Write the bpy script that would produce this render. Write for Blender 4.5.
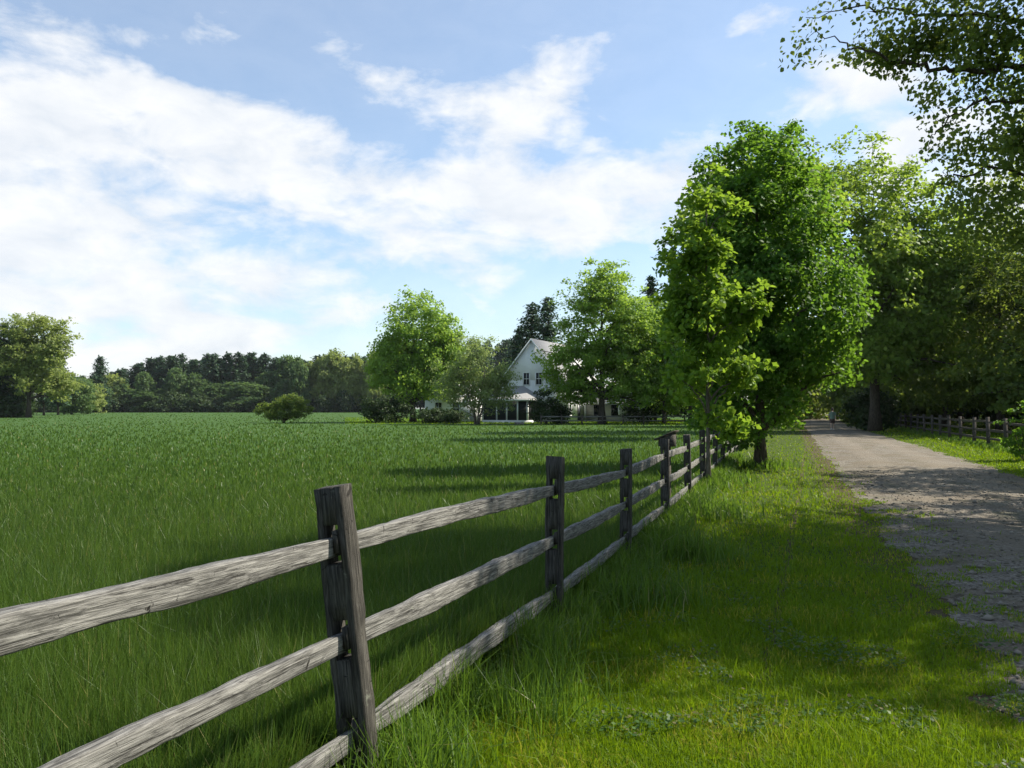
import bpy, bmesh, math, random
import numpy as np
from mathutils import Vector, Matrix

# ------------------------------------------------------------------ scene, camera, world, sun
sc = bpy.context.scene
for o in list(bpy.data.objects):
    bpy.data.objects.remove(o)
COL = sc.collection
F = 796.4                      # focal length in pixels of the 1024 px wide frame
HOR = 408.0                    # row of the horizon
CAMZ = 1.6

cam_d = bpy.data.cameras.new('camera')
cam_d.sensor_width = 36.0
cam_d.lens = 28.0
cam_d.clip_start = 0.05
cam_d.clip_end = 6000
cam = bpy.data.objects.new('camera', cam_d)
COL.objects.link(cam)
cam.location = (0, 0, CAMZ)
cam.rotation_euler = (math.radians(90) + math.atan(24.0 / F), 0, 0)
sc.camera = cam

SUN_AZ = math.radians(74)      # clockwise from +Y (straight ahead) towards +X (right)
SUN_EL = math.radians(44)
SUN_STRENGTH = 5.0
SKY_STRENGTH = 0.105
EXPOSURE = 0.85

sc.view_settings.view_transform = 'Standard'
sc.view_settings.look = 'None'
sc.view_settings.exposure = EXPOSURE
sc.view_settings.gamma = 1.0
sc.view_settings.use_curve_mapping = False
sc.render.engine = 'CYCLES'
sc.cycles.max_bounces = 6
sc.cycles.diffuse_bounces = 3
sc.cycles.glossy_bounces = 2
sc.cycles.transmission_bounces = 4
sc.cycles.transparent_max_bounces = 4
sc.cycles.use_denoising = True
sc.cycles.denoiser = 'OPENIMAGEDENOISE'
sc.cycles.denoising_input_passes = 'RGB_ALBEDO_NORMAL'
sc.cycles.denoising_prefilter = 'NONE'
sc.cycles.caustics_reflective = False
sc.cycles.caustics_refractive = False

sund = bpy.data.lights.new('sun', 'SUN')
sund.energy = SUN_STRENGTH
sund.angle = math.radians(0.5)
sund.color = (1.0, 0.925, 0.80)
sun = bpy.data.objects.new('sun', sund)
COL.objects.link(sun)
SUNV = Vector((math.sin(SUN_AZ) * math.cos(SUN_EL), math.cos(SUN_AZ) * math.cos(SUN_EL), math.sin(SUN_EL)))
sun.rotation_euler = SUNV.to_track_quat('Z', 'Y').to_euler()
sun.location = (20, 10, 30)


class NT:
    """small helper round a node tree"""
    def __init__(s, tree):
        s.t = tree
        s.n = tree.nodes
        s.l = tree.links

    def node(s, kind, **kw):
        n = s.n.new(kind)
        for k, v in kw.items():
            setattr(n, k, v)
        return n

    def put(s, sock, v):
        if isinstance(v, bpy.types.NodeSocket):
            s.l.new(v, sock)
        elif v is not None:
            sock.default_value = v

    def math(s, op, a, b=None, c=None, clamp=False):
        n = s.node('ShaderNodeMath', operation=op, use_clamp=clamp)
        s.put(n.inputs[0], a)
        s.put(n.inputs[1], b)
        s.put(n.inputs[2], c)
        return n.outputs[0]

    def mix(s, f, a, b, blend='MIX'):
        n = s.node('ShaderNodeMix', data_type='RGBA', blend_type=blend)
        s.put(n.inputs[0], f)
        s.put(n.inputs[6], a)
        s.put(n.inputs[7], b)
        return n.outputs[2]

    def ramp(s, f, stops, interp='LINEAR'):
        n = s.node('ShaderNodeValToRGB')
        n.color_ramp.interpolation = interp
        e = n.color_ramp.elements
        while len(e) < len(stops):
            e.new(0.5)
        for el, (p, c) in zip(e, stops):
            el.position = p
            el.color = (*c, 1) if not isinstance(c, (int, float)) else (c, c, c, 1)
        s.put(n.inputs[0], f)
        return n.outputs[0]

    def noise(s, vec, scale, detail=4, rough=0.55, dist=0.0):
        n = s.node('ShaderNodeTexNoise')
        n.inputs['Scale'].default_value = scale
        n.inputs['Detail'].default_value = detail
        n.inputs['Roughness'].default_value = rough
        n.inputs['Distortion'].default_value = dist
        if vec is not None:
            s.l.new(vec, n.inputs['Vector'])
        return n.outputs[0]

    def smooth(s, v, a, b):
        n = s.node('ShaderNodeMapRange', interpolation_type='SMOOTHSTEP')
        s.put(n.inputs['Value'], v)
        n.inputs['From Min'].default_value = a
        n.inputs['From Max'].default_value = b
        return n.outputs[0]

    def scaled(s, vec, sc3, loc=(0, 0, 0)):
        n = s.node('ShaderNodeMapping')
        s.l.new(vec, n.inputs[0])
        n.inputs['Scale'].default_value = sc3
        n.inputs['Location'].default_value = loc
        return n.outputs[0]


# ---- sky: Nishita with thin broken clouds placed by compass direction and height
world = bpy.data.worlds.new('World')
sc.world = world
world.use_nodes = True
w = NT(world.node_tree)
w.n.clear()
wo = w.node('ShaderNodeOutputWorld')
bg = w.node('ShaderNodeBackground')
bg.inputs['Strength'].default_value = SKY_STRENGTH
w.l.new(bg.outputs[0], wo.inputs[0])
sky = w.node('ShaderNodeTexSky', sky_type='NISHITA')
sky.sun_disc = False
sky.sun_elevation = SUN_EL
sky.sun_rotation = SUN_AZ
sky.air_density = 1.0
sky.dust_density = 0.7
sky.ozone_density = 1.4
tc = w.node('ShaderNodeTexCoord')
sep = w.node('ShaderNodeSeparateXYZ')
w.l.new(tc.outputs['Generated'], sep.inputs[0])
dx, dy, dz = sep.outputs
azim = w.math('ARCTAN2', dx, dy)
elev = w.math('ARCSINE', dz)
comb = w.node('ShaderNodeCombineXYZ')
w.l.new(azim, comb.inputs[0])
w.l.new(w.math('MULTIPLY', elev, 2.0), comb.inputs[1])
plane = comb.outputs[0]
n_big = w.noise(w.scaled(plane, (1, 1, 1), (3.1, 0.7, 0.4)), 6.0, 8, 0.58, 0.25)
n_fine = w.noise(w.scaled(plane, (1, 1, 1), (7.7, 2.0, 1.3)), 13.0, 7, 0.58, 0.3)


def blob(px, py, rx, ry, amp):
    """a soft patch of cloud centred on a compass direction / height (given as where it is seen)"""
    u, v = (px - 512) / F, (HOR - py) / F
    a0 = math.atan(u)
    e0 = math.atan(v * math.cos(a0))
    ra, re = rx / F, ry / F
    qa = w.math('DIVIDE', w.math('SUBTRACT', azim, a0), ra)
    qe = w.math('DIVIDE', w.math('SUBTRACT', elev, e0), re)
    d2 = w.math('ADD', w.math('MULTIPLY', qa, qa), w.math('MULTIPLY', qe, qe))
    return w.math('MULTIPLY', w.math('EXPONENT', w.math('MULTIPLY', d2, -1.0)), amp)


blobs = [(60, 150, 130, 70, 0.48), (250, 125, 160, 42, 0.46), (40, 22, 80, 22, 0.52), (150, 62, 110, 18, -0.35), (330, 185, 200, 45, 0.40),
         (545, 118, 95, 36, 0.72), (640, 210, 110, 48, 0.74), (430, 205, 120, 32, 0.55), (850, 85, 85, 32, 0.85),
         (150, 260, 240, 70, 0.55), (60, 330, 300, 60, 0.70), (1000, 150, 90, 70, 0.5), (925, 160, 40, 34, 0.9),
         (520, 250, 190, 28, 0.32), (210, 25, 40, 20, 0.30), (-250, 200, 220, 160, 0.5), (1300, 200, 220, 160, 0.5),
         (400, 80, 90, 24, 0.45), (780, 10, 80, 18, 0.55), (560, 60, 120, 30, 0.35), (690, 150, 60, 40, 0.5), (150, 95, 120, 22, 0.35)]
field_sum = None
for b in blobs:
    v = blob(*b)
    field_sum = v if field_sum is None else w.math('ADD', field_sum, v)
field_sum = w.math('MINIMUM', field_sum, 0.80)
cl = w.math('ADD', w.math('ADD', w.math('MULTIPLY', n_big, 1.25), -0.15), w.math('MULTIPLY', w.math('SUBTRACT', n_fine, 0.5), 0.45))
cl = w.math('ADD', cl, w.math('MULTIPLY', w.math('SUBTRACT', field_sum, 0.30), 0.62))
cover = w.smooth(cl, 0.40, 0.82)
veil = w.smooth(elev, 0.42, 0.0)                 # moist pale air near the horizon
cover2 = w.math('MAXIMUM', w.math('MULTIPLY', cover, 0.95), w.math('MULTIPLY', veil, 0.42))
cover2 = w.math('MAXIMUM', cover2, 0.22)
skycol = w.mix(1.0, sky.outputs[0], (0.92, 1.03, 1.07, 1), 'MULTIPLY')
cloudcol = w.ramp(n_fine, [(0.25, (0.74, 0.79, 0.86)), (0.65, (0.96, 0.97, 0.98))])
cloudcol = w.mix(1.0, cloudcol, (5.7, 5.7, 5.7, 1), 'MULTIPLY')
w.l.new(w.mix(cover2, skycol, cloudcol), bg.inputs['Color'])

# ------------------------------------------------------------------ helpers


def tag(o, label=None, cat=None, group=None, kind=None):
    if label:
        o['label'] = label
    if cat:
        o['category'] = cat
    if group:
        o['group'] = group
    if kind:
        o['kind'] = kind
    return o


def link(o, parent=None):
    COL.objects.link(o)
    if parent is not None:
        o.parent = parent
    return o


def empty(name, loc, rz=0.0):
    o = bpy.data.objects.new(name, None)
    COL.objects.link(o)
    o.location = loc
    o.rotation_euler = (0, 0, rz)
    o.empty_display_size = 0.3
    return o


def mesh_np(name, verts, quads=None, tris=None, mat=None, parent=None, rnd=None, smooth=False):
    """one mesh object out of numpy arrays"""
    me = bpy.data.meshes.new(name)
    verts = np.asarray(verts, dtype=np.float32)
    loops, starts = [], []
    n = 0
    if quads is not None and len(quads):
        q = np.asarray(quads, dtype=np.int32)
        loops.append(q.ravel())
        starts.append(np.arange(len(q), dtype=np.int32) * 4 + n)
        n += q.size
    if tris is not None and len(tris):
        t = np.asarray(tris, dtype=np.int32)
        loops.append(t.ravel())
        starts.append(np.arange(len(t), dtype=np.int32) * 3 + n)
        n += t.size
    loops = np.concatenate(loops)
    starts = np.concatenate(starts)
    me.vertices.add(len(verts))
    me.vertices.foreach_set('co', verts.ravel())
    me.loops.add(len(loops))
    me.loops.foreach_set('vertex_index', loops)
    me.polygons.add(len(starts))
    me.polygons.foreach_set('loop_start', starts)
    if rnd is not None:
        a = me.attributes.new('rnd', 'FLOAT', 'POINT')
        a.data.foreach_set('value', np.asarray(rnd, dtype=np.float32))
    me.update(calc_edges=True)
    if smooth:
        me.polygons.foreach_set('use_smooth', np.ones(len(starts), dtype=bool))
    if mat:
        me.materials.append(mat)
    o = bpy.data.objects.new(name, me)
    return link(o, parent)


class MB:
    """collects boxes, tubes and prisms for ONE mesh object"""
    def __init__(s):
        s.v, s.q, s.t, s.n = [], [], [], 0

    def add(s, v, quads=(), tris=()):
        s.v.append(np.asarray(v, float))
        for q in quads:
            s.q.append([i + s.n for i in q])
        for t in tris:
            s.t.append([i + s.n for i in t])
        s.n += len(v)

    def box(s, x0, x1, y0, y1, z0, z1):
        v = [(x, y, z) for z in (z0, z1) for y in (y0, y1) for x in (x0, x1)]
        s.add(v, [(0, 2, 3, 1), (4, 5, 7, 6), (0, 1, 5, 4), (2, 6, 7, 3), (0, 4, 6, 2), (1, 3, 7, 5)])

    def poly_prism(s, pts, vec):
        """pts: convex outline in 3D, extruded by vec"""
        n = len(pts)
        a = np.asarray(pts, float)
        b = a + np.asarray(vec, float)
        quads = [(i, (i + 1) % n, n + (i + 1) % n, n + i) for i in range(n)]
        tris = [(0, i + 1, i) for i in range(1, n - 1)] + [(n, n + i, n + i + 1) for i in range(1, n - 1)]
        s.add(np.vstack([a, b]), quads, tris)

    def tube(s, pts, rad, sides=6, cap=True):
        pts = np.asarray(pts, float)
        rad = np.asarray(rad, float)
        k = len(pts)
        d = np.gradient(pts, axis=0)
        d /= np.linalg.norm(d, axis=1, keepdims=True) + 1e-9
        up = np.array([0, 0, 1.0])
        ref = np.where(np.abs(d @ up)[:, None] > 0.9, np.array([1.0, 0, 0]), up)
        a = np.cross(d, ref)
        a /= np.linalg.norm(a, axis=1, keepdims=True) + 1e-9
        b = np.cross(d, a)
        th = np.linspace(0, 2 * math.pi, sides, endpoint=False)
        ring = pts[:, None] + rad[:, None, None] * (a[:, None] * np.cos(th)[None, :, None] + b[:, None] * np.sin(th)[None, :, None])
        quads = []
        for i in range(k - 1):
            for j in range(sides):
                j2 = (j + 1) % sides
                quads.append((i * sides + j, i * sides + j2, (i + 1) * sides + j2, (i + 1) * sides + j))
        v = ring.reshape(-1, 3)
        tris = []
        if cap:
            v = np.vstack([v, pts[-1:], pts[:1]])
            e = k * sides
            for j in range(sides):
                j2 = (j + 1) % sides
                tris.append(((k - 1) * sides + j, (k - 1) * sides + j2, e))
                tris.append((j2, j, e + 1))
        s.add(v, quads, tris)

    def build(s, name, mat, parent=None, smooth=False):
        return mesh_np(name, np.vstack(s.v), s.q, s.t, mat, parent, smooth=smooth)


def unit(v):
    return v / (np.linalg.norm(v, axis=-1, keepdims=True) + 1e-9)


_ph = np.random.default_rng(5).uniform(0, 6.28, (6, 3))
_fr = np.random.default_rng(6).uniform(0.6, 1.6, (6, 3)) * np.random.default_rng(7).choice([-1, 1], (6, 3))


def lump(p, f, seed=0.0):
    """cheap smooth 3D noise, about -1..1"""
    p = np.asarray(p) * f
    r = np.zeros(p.shape[:-1])
    for i in range(6):
        r += np.sin((p * _fr[i]).sum(-1) * (1 + 0.35 * i) + _ph[i, 0] + seed * (1.7 + i)) * np.cos((p[..., ::-1] * _fr[(i + 2) % 6]).sum(-1) + _ph[i, 1] + seed)
    return r / 3.0


def sstep(a, b, x):
    t = np.clip((np.asarray(x, float) - a) / (b - a), 0, 1)
    return t * t * (3 - 2 * t)


# ---- lie of the land: piecewise linear along Y so that every sheet follows it exactly
YK = np.array([-60, 2.5, 4, 5.5, 7, 8.5, 10, 95, 110, 130, 160, 200, 260, 1800], float)
HK = np.array([0.0, 0, -0.02, -0.08, -0.14, -0.185, -0.2, -0.2, 0.05, 0.75, 2.1, 3.2, 4.0, 4.0], float)
HL = np.array([0.0, 0, -0.02, -0.08, -0.14, -0.185, -0.2, -0.2, -0.2, -0.2, -0.2, -0.2, -0.2, -0.2], float)


def hgt(x, y):
    m = np.clip((np.asarray(x, float) - 22) / 14.0, 0, 1)
    return np.interp(y, YK, HL) * (1 - m) + np.interp(y, YK, HK) * m


def ROADL(y):
    y = np.asarray(y, float)
    return 1.30 + .35 * y - 0.20 * (1 - sstep(3, 8, y)) + 0.0011 * np.maximum(y - 85, 0) ** 2


def ROADR(y):
    y = np.asarray(y, float)
    return 6.0 + .35 * y + 0.0011 * np.maximum(y - 85, 0) ** 2


FX0, FS = -1.78, .337          # the near fence runs along x = FX0 + FS*y
RX0, RS = 9.16, .353           # the fence beyond the road


def gx(px, y):
    return (px - 512) / F * y


def gz(py, y):
    return CAMZ + (HOR - py) / F * y


# ------------------------------------------------------------------ materials
def new_mat(name):
    m = bpy.data.materials.new(name)
    m.use_nodes = True
    t = NT(m.node_tree)
    t.n.clear()
    out = t.node('ShaderNodeOutputMaterial')
    return m, t, out


def leaf_mat(name, stops, trans=(0.2, 0.33, 0.03), tf=0.48, rough=0.55, spec=0.22):
    m, t, out = new_mat(name)
    at = t.node('ShaderNodeAttribute', attribute_name='rnd')
    col = t.ramp(at.outputs['Fac'], stops)
    p = t.node('ShaderNodeBsdfPrincipled')
    t.l.new(col, p.inputs['Base Color'])
    p.inputs['Roughness'].default_value = rough
    p.inputs['Specular IOR Level'].default_value = spec
    tr = t.node('ShaderNodeBsdfTranslucent')
    tcol = t.mix(0.65, col, (*trans, 1))
    t.l.new(tcol, tr.inputs[0])
    mx = t.node('ShaderNodeMixShader')
    mx.inputs[0].default_value = tf
    t.l.new(p.outputs[0], mx.inputs[1])
    t.l.new(tr.outputs[0], mx.inputs[2])
    t.l.new(mx.outputs[0], out.inputs[0])
    return m


def simple_mat(name, color, rough=0.7, spec=0.3, var=0.15, scale=6.0, bump=0.0, bscale=30.0):
    m, t, out = new_mat(name)
    tcn = t.node('ShaderNodeTexCoord')
    n = t.noise(tcn.outputs['Object'], scale, 5, 0.6)
    c1 = tuple(max(0, c * (1 - var)) for c in color)
    c2 = tuple(min(1, c * (1 + var)) for c in color)
    col = t.ramp(n, [(0.3, c1), (0.7, c2)])
    p = t.node('ShaderNodeBsdfPrincipled')
    t.l.new(col, p.inputs['Base Color'])
    p.inputs['Roughness'].default_value = rough
    p.inputs['Specular IOR Level'].default_value = spec
    if bump:
        b = t.node('ShaderNodeBump')
        b.inputs['Strength'].default_value = bump
        b.inputs['Distance'].default_value = 0.02
        t.l.new(t.noise(tcn.outputs['Object'], bscale, 5, 0.6), b.inputs['Height'])
        t.l.new(b.outputs[0], p.inputs['Normal'])
    t.l.new(p.outputs[0], out.inputs[0])
    return m


M = {}
M['maple'] = leaf_mat('maple_leaf', [(0, (0.0426, 0.1039, 0.0144)), (0.6, (0.0782, 0.1733, 0.0201)), (1, (0.1349, 0.2526, 0.0312))], (0.2415, 0.4330, 0.0286))
M['young'] = leaf_mat('young_maple_leaf', [(0, (0.0710, 0.1537, 0.0148)), (0.6, (0.1228, 0.2336, 0.0221)), (1, (0.2066, 0.3198, 0.0368))], (0.3359, 0.4920, 0.0368), 0.5)
M['olive'] = leaf_mat('ash_leaf', [(0, (0.0854, 0.1537, 0.0239)), (0.6, (0.1518, 0.2356, 0.0341)), (1, (0.2466, 0.3279, 0.0513))], (0.3984, 0.5533, 0.0513))
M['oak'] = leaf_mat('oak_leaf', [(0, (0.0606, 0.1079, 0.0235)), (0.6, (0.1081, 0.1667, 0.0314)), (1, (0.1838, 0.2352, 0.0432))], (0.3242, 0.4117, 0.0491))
M['willow'] = leaf_mat('willow_leaf', [(0, (0.1358, 0.1845, 0.0680)), (0.6, (0.2039, 0.2621, 0.0971)), (1, (0.3008, 0.3589, 0.1456))], (0.3881, 0.5045, 0.1165))
M['bright'] = leaf_mat('field_maple_leaf', [(0, (0.1043, 0.2009, 0.0290)), (0.6, (0.1740, 0.2912, 0.0398)), (1, (0.2785, 0.4018, 0.0634))], (0.4407, 0.6227, 0.0634))
M['far'] = leaf_mat('far_leaf', [(0, (0.0517, 0.1010, 0.0358)), (0.6, (0.0803, 0.1397, 0.0446)), (1, (0.1165, 0.1747, 0.0596))], (0.1811, 0.2846, 0.0744))
M['farolive'] = leaf_mat('far_olive_leaf', [(0, (0.1421, 0.1800, 0.0531)), (0.6, (0.1989, 0.2464, 0.0682)), (1, (0.2842, 0.3222, 0.0948))], (0.3790, 0.4737, 0.0948))
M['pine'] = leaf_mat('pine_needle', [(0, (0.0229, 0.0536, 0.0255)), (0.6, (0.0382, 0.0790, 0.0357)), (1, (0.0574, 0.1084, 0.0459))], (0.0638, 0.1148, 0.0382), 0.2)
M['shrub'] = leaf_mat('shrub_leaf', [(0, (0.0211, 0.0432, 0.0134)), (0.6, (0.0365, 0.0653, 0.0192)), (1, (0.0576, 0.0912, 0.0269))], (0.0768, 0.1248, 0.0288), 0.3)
M['crop'] = leaf_mat('crop_blade', [(0, (0.0374, 0.0796, 0.0116)), (0.55, (0.0602, 0.1131, 0.0161)), (0.93, (0.0911, 0.1447, 0.0235)), (1, (0.2281, 0.2080, 0.0731))], (0.1347, 0.2350, 0.0219), 0.4, 0.45, 0.3)
M['lawn'] = leaf_mat('lawn_blade', [(0, (0.0814, 0.1557, 0.0046)), (0.6, (0.1303, 0.2194, 0.0062)), (0.92, (0.1928, 0.2833, 0.0097)), (1, (0.4002, 0.3400, 0.0443))], (0.2963, 0.4389, 0.0088), 0.4, 0.5, 0.25)
M['tall'] = leaf_mat('tall_grass_blade', [(0, (0.0442, 0.0983, 0.0118)), (0.6, (0.0737, 0.1451, 0.0168)), (0.93, (0.1178, 0.1965, 0.0253)), (1, (0.2456, 0.2245, 0.0926))], (0.1965, 0.3368, 0.0253), 0.45, 0.45, 0.35)

M['seed'] = leaf_mat('seed_head', [(0, (0.0408, 0.0880, 0.0216)), (0.6, (0.0680, 0.1188, 0.0360)), (1, (0.1292, 0.1584, 0.0648))], (0.1020, 0.1760, 0.0432), 0.35, 0.6, 0.15)
M['clover'] = leaf_mat('clover_leaf', [(0, (0.035, 0.085, 0.014)), (0.7, (0.06, 0.125, 0.02)), (1, (0.15, 0.12, 0.05))], (0.14, 0.26, 0.03), 0.35, 0.5, 0.25)


def bark_mat(name, c1, c2):
    m, t, out = new_mat(name)
    tcn = t.node('ShaderNodeTexCoord')
    v = t.scaled(tcn.outputs['Object'], (1, 1, 0.18))
    n = t.noise(v, 22, 6, 0.65)
    col = t.ramp(n, [(0.35, c1), (0.65, c2)])
    p = t.node('ShaderNodeBsdfPrincipled')
    t.l.new(col, p.inputs['Base Color'])
    p.inputs['Roughness'].default_value = 0.9
    p.inputs['Specular IOR Level'].default_value = 0.15
    b = t.node('ShaderNodeBump')
    b.inputs['Strength'].default_value = 0.6
    b.inputs['Distance'].default_value = 0.03
    t.l.new(n, b.inputs['Height'])
    t.l.new(b.outputs[0], p.inputs['Normal'])
    t.l.new(p.outputs[0], out.inputs[0])
    return m


M['bark'] = bark_mat('bark', (0.035, 0.028, 0.020), (0.11, 0.09, 0.07))
M['barkgrey'] = bark_mat('grey_bark', (0.07, 0.06, 0.05), (0.19, 0.165, 0.13))


def wood_mat(name, dark, mid, light, stain=0.5):
    """weathered split timber: long grain, checks along and across it, dirt and lichen"""
    m, t, out = new_mat(name)
    tcn = t.node('ShaderNodeTexCoord')
    oi = t.node('ShaderNodeObjectInfo')
    off = t.node('ShaderNodeCombineXYZ')
    t.l.new(t.math('MULTIPLY', oi.outputs['Random'], 37.0), off.inputs[0])
    t.l.new(t.math('MULTIPLY', oi.outputs['Random'], 11.0), off.inputs[1])
    va = t.node('ShaderNodeVectorMath', operation='ADD')
    t.l.new(tcn.outputs['Object'], va.inputs[0])
    t.l.new(off.outputs[0], va.inputs[1])
    co = va.outputs[0]
    grain = t.noise(t.scaled(co, (5.0, 130, 130)), 1.0, 6, 0.66, 0.5)
    broad = t.noise(t.scaled(co, (4.5, 26, 26)), 1.0, 9, 0.70, 1.0)
    crack = t.noise(t.scaled(co, (1.6, 75, 75)), 1.0, 5, 0.7, 0.8)
    cross = t.noise(t.scaled(co, (19.0, 9.0, 9.0)), 1.0, 6, 0.62, 1.4)
    col = t.ramp(grain, [(0.34, dark), (0.47, mid), (0.64, light)])
    st = t.math('MULTIPLY', t.smooth(broad, 0.50, 0.66), stain)
    col = t.mix(st, col, (dark[0] * 0.6 + mid[0] * 0.25, dark[1] * 0.6 + mid[1] * 0.25, dark[2] * 0.6 + mid[2] * 0.25, 1))
    ck = t.smooth(crack, 0.385, 0.33)
    cx = t.smooth(cross, 0.345, 0.30)
    ckk = t.math('MAXIMUM', t.math('MULTIPLY', ck, 0.75), cx)
    col = t.mix(ckk, col, (0.02, 0.018, 0.015, 1))
    lich = t.smooth(t.noise(co, 9.0, 6, 0.7), 0.64, 0.72)
    col = t.mix(t.math('MULTIPLY', lich, 0.45), col, (0.30, 0.32, 0.25, 1))
    p = t.node('ShaderNodeBsdfPrincipled')
    t.l.new(col, p.inputs['Base Color'])
    p.inputs['Roughness'].default_value = 0.85
    p.inputs['Specular IOR Level'].default_value = 0.2
    b = t.node('ShaderNodeBump')
    b.inputs['Strength'].default_value = 0.8
    b.inputs['Distance'].default_value = 0.008
    hh = t.math('SUBTRACT', t.math('ADD', grain, t.math('MULTIPLY', broad, 0.6)), t.math('MULTIPLY', ckk, 1.2))
    t.l.new(hh, b.inputs['Height'])
    t.l.new(b.outputs[0], p.inputs['Normal'])
    t.l.new(p.outputs[0], out.inputs[0])
    return m


M['rail'] = wood_mat('weathered_rail', (0.032, 0.031, 0.028), (0.145, 0.141, 0.130), (0.29, 0.282, 0.262), 0.8)
M['post'] = wood_mat('weathered_post', (0.016, 0.015, 0.013), (0.045, 0.042, 0.036), (0.105, 0.098, 0.085), 0.6)
M['darkwood'] = wood_mat('dark_fence_wood', (0.022, 0.020, 0.016), (0.060, 0.052, 0.042), (0.12, 0.105, 0.085), 0.5)


def ground_mat():
    m, t, out = new_mat('meadow_ground')
    g = t.node('ShaderNodeNewGeometry')
    pos = g.outputs['Position']
    sp = t.node('ShaderNodeSeparateXYZ')
    t.l.new(pos, sp.inputs[0])
    X, Y = sp.outputs[0], sp.outputs[1]
    n1 = t.noise(pos, 0.35, 6, 0.6)
    n2 = t.noise(pos, 9.0, 6, 0.65)
    n3 = t.noise(pos, 60.0, 4, 0.6)
    lawn = t.ramp(n2, [(0.3, (0.030, 0.050, 0.010)), (0.55, (0.054, 0.083, 0.014)), (0.75, (0.105, 0.110, 0.034))])
    crop = t.ramp(n1, [(0.3, (0.036, 0.080, 0.018)), (0.7, (0.055, 0.105, 0.024))])
    # left of the near fence the hay field, right of it the mown strip
    side = t.math('SUBTRACT', t.math('SUBTRACT', X, t.math('MULTIPLY', Y, FS)), FX0)
    col = t.mix(t.smooth(side, -0.2, 0.3), crop, lawn)
    soil = t.ramp(n3, [(0.3, (0.05, 0.036, 0.022)), (0.7, (0.12, 0.09, 0.06))])
    # bare worn line along the mown strip
    dist = t.math('ABSOLUTE', t.math('ADD', t.math('SUBTRACT', t.math('SUBTRACT', X, t.math('MULTIPLY', Y, 0.377)), -0.31),
                                     t.math('MULTIPLY', t.math('SUBTRACT', n2, 0.5), 0.15)))
    rut = t.smooth(dist, 0.07, 0.02)
    edge = t.math('ABSOLUTE', t.math('SUBTRACT', t.math('SUBTRACT', X, t.math('MULTIPLY', Y, 0.35)), 1.2))
    edge = t.smooth(t.math('ADD', edge, t.math('MULTIPLY', t.math('SUBTRACT', n2, 0.5), 0.7)), 0.75, 0.25)
    bare = t.math('MAXIMUM', t.smooth(t.noise(pos, 2.2, 6, 0.65), 0.62, 0.72), t.math('MULTIPLY', edge, 2.4))
    col = t.mix(t.math('MAXIMUM', t.math('MULTIPLY', rut, 0.65), t.math('MULTIPLY', bare, 0.35)), col, soil)
    p = t.node('ShaderNodeBsdfPrincipled')
    t.l.new(col, p.inputs['Base Color'])
    p.inputs['Roughness'].default_value = 0.95
    p.inputs['Specular IOR Level'].default_value = 0.1
    b = t.node('ShaderNodeBump')
    b.inputs['Strength'].default_value = 0.7
    b.inputs['Distance'].default_value = 0.03
    t.l.new(t.math('ADD', n2, t.math('MULTIPLY', n3, 0.5)), b.inputs['Height'])
    t.l.new(b.outputs[0], p.inputs['Normal'])
    t.l.new(p.outputs[0], out.inputs[0])
    return m


def gravel_mat():
    m, t, out = new_mat('gravel')
    g = t.node('ShaderNodeNewGeometry')
    pos = g.outputs['Position']
    n1 = t.noise(pos, 0.8, 6, 0.6, 0.4)
    n2 = t.noise(pos, 28.0, 6, 0.7)
    vo = t.node('ShaderNodeTexVoronoi')
    vo.inputs['Scale'].default_value = 38.0
    t.l.new(pos, vo.inputs['Vector'])
    stone = t.ramp(vo.outputs['Color'], [(0.1, (0.09, 0.083, 0.073)), (0.5, (0.185, 0.172, 0.152)), (0.95, (0.31, 0.29, 0.26))])
    dirt = t.ramp(n2, [(0.3, (0.10, 0.085, 0.066)), (0.7, (0.22, 0.195, 0.16))])
    col = t.mix(t.smooth(n1, 0.40, 0.62), stone, dirt)
    spx = t.node('ShaderNodeSeparateXYZ')
    t.l.new(pos, spx.inputs[0])
    lat = t.math('DIVIDE', t.math('SUBTRACT', t.math('SUBTRACT', spx.outputs[0], t.math('MULTIPLY', spx.outputs[1], 0.35)), 1.3), 4.7)
    lat = t.math('ADD', lat, t.math('MULTIPLY', t.math('SUBTRACT', n1, 0.5), 0.18))
    tr1 = t.smooth(t.math('ABSOLUTE', t.math('SUBTRACT', lat, 0.33)), 0.13, 0.03)
    tr2 = t.smooth(t.math('ABSOLUTE', t.math('SUBTRACT', lat, 0.72)), 0.13, 0.03)
    track = t.math('MAXIMUM', tr1, tr2)
    col = t.mix(t.math('MULTIPLY', track, 0.35), col, (0.235, 0.21, 0.175, 1))
    litter = t.math('MULTIPLY', t.smooth(t.noise(pos, 5.0, 8, 0.72, 0.5), 0.53, 0.63), t.smooth(lat, 0.55, -0.05))
    col = t.mix(t.math('MULTIPLY', litter, 0.8), col, (0.045, 0.036, 0.024, 1))
    green = t.math('MULTIPLY', t.smooth(t.noise(pos, 1.3, 6, 0.7), 0.52, 0.64), t.math('SUBTRACT', 1.0, track))
    col = t.mix(t.math('MULTIPLY', green, 0.35), col, (0.07, 0.085, 0.03, 1))
    col = t.mix(1.0, col, (1.0, 0.965, 0.90, 1), 'MULTIPLY')
    p = t.node('ShaderNodeBsdfPrincipled')
    t.l.new(col, p.inputs['Base Color'])
    p.inputs['Roughness'].default_value = 0.95
    p.inputs['Specular IOR Level'].default_value = 0.15
    b = t.node('ShaderNodeBump')
    b.inputs['Strength'].default_value = 0.8
    b.inputs['Distance'].default_value = 0.025
    hh = t.math('ADD', t.math('MULTIPLY', vo.outputs['Distance'], -0.8), t.math('ADD', n2, t.math('MULTIPLY', n1, 0.8)))
    t.l.new(hh, b.inputs['Height'])
    t.l.new(b.outputs[0], p.inputs['Normal'])
    t.l.new(p.outputs[0], out.inputs[0])
    return m


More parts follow.
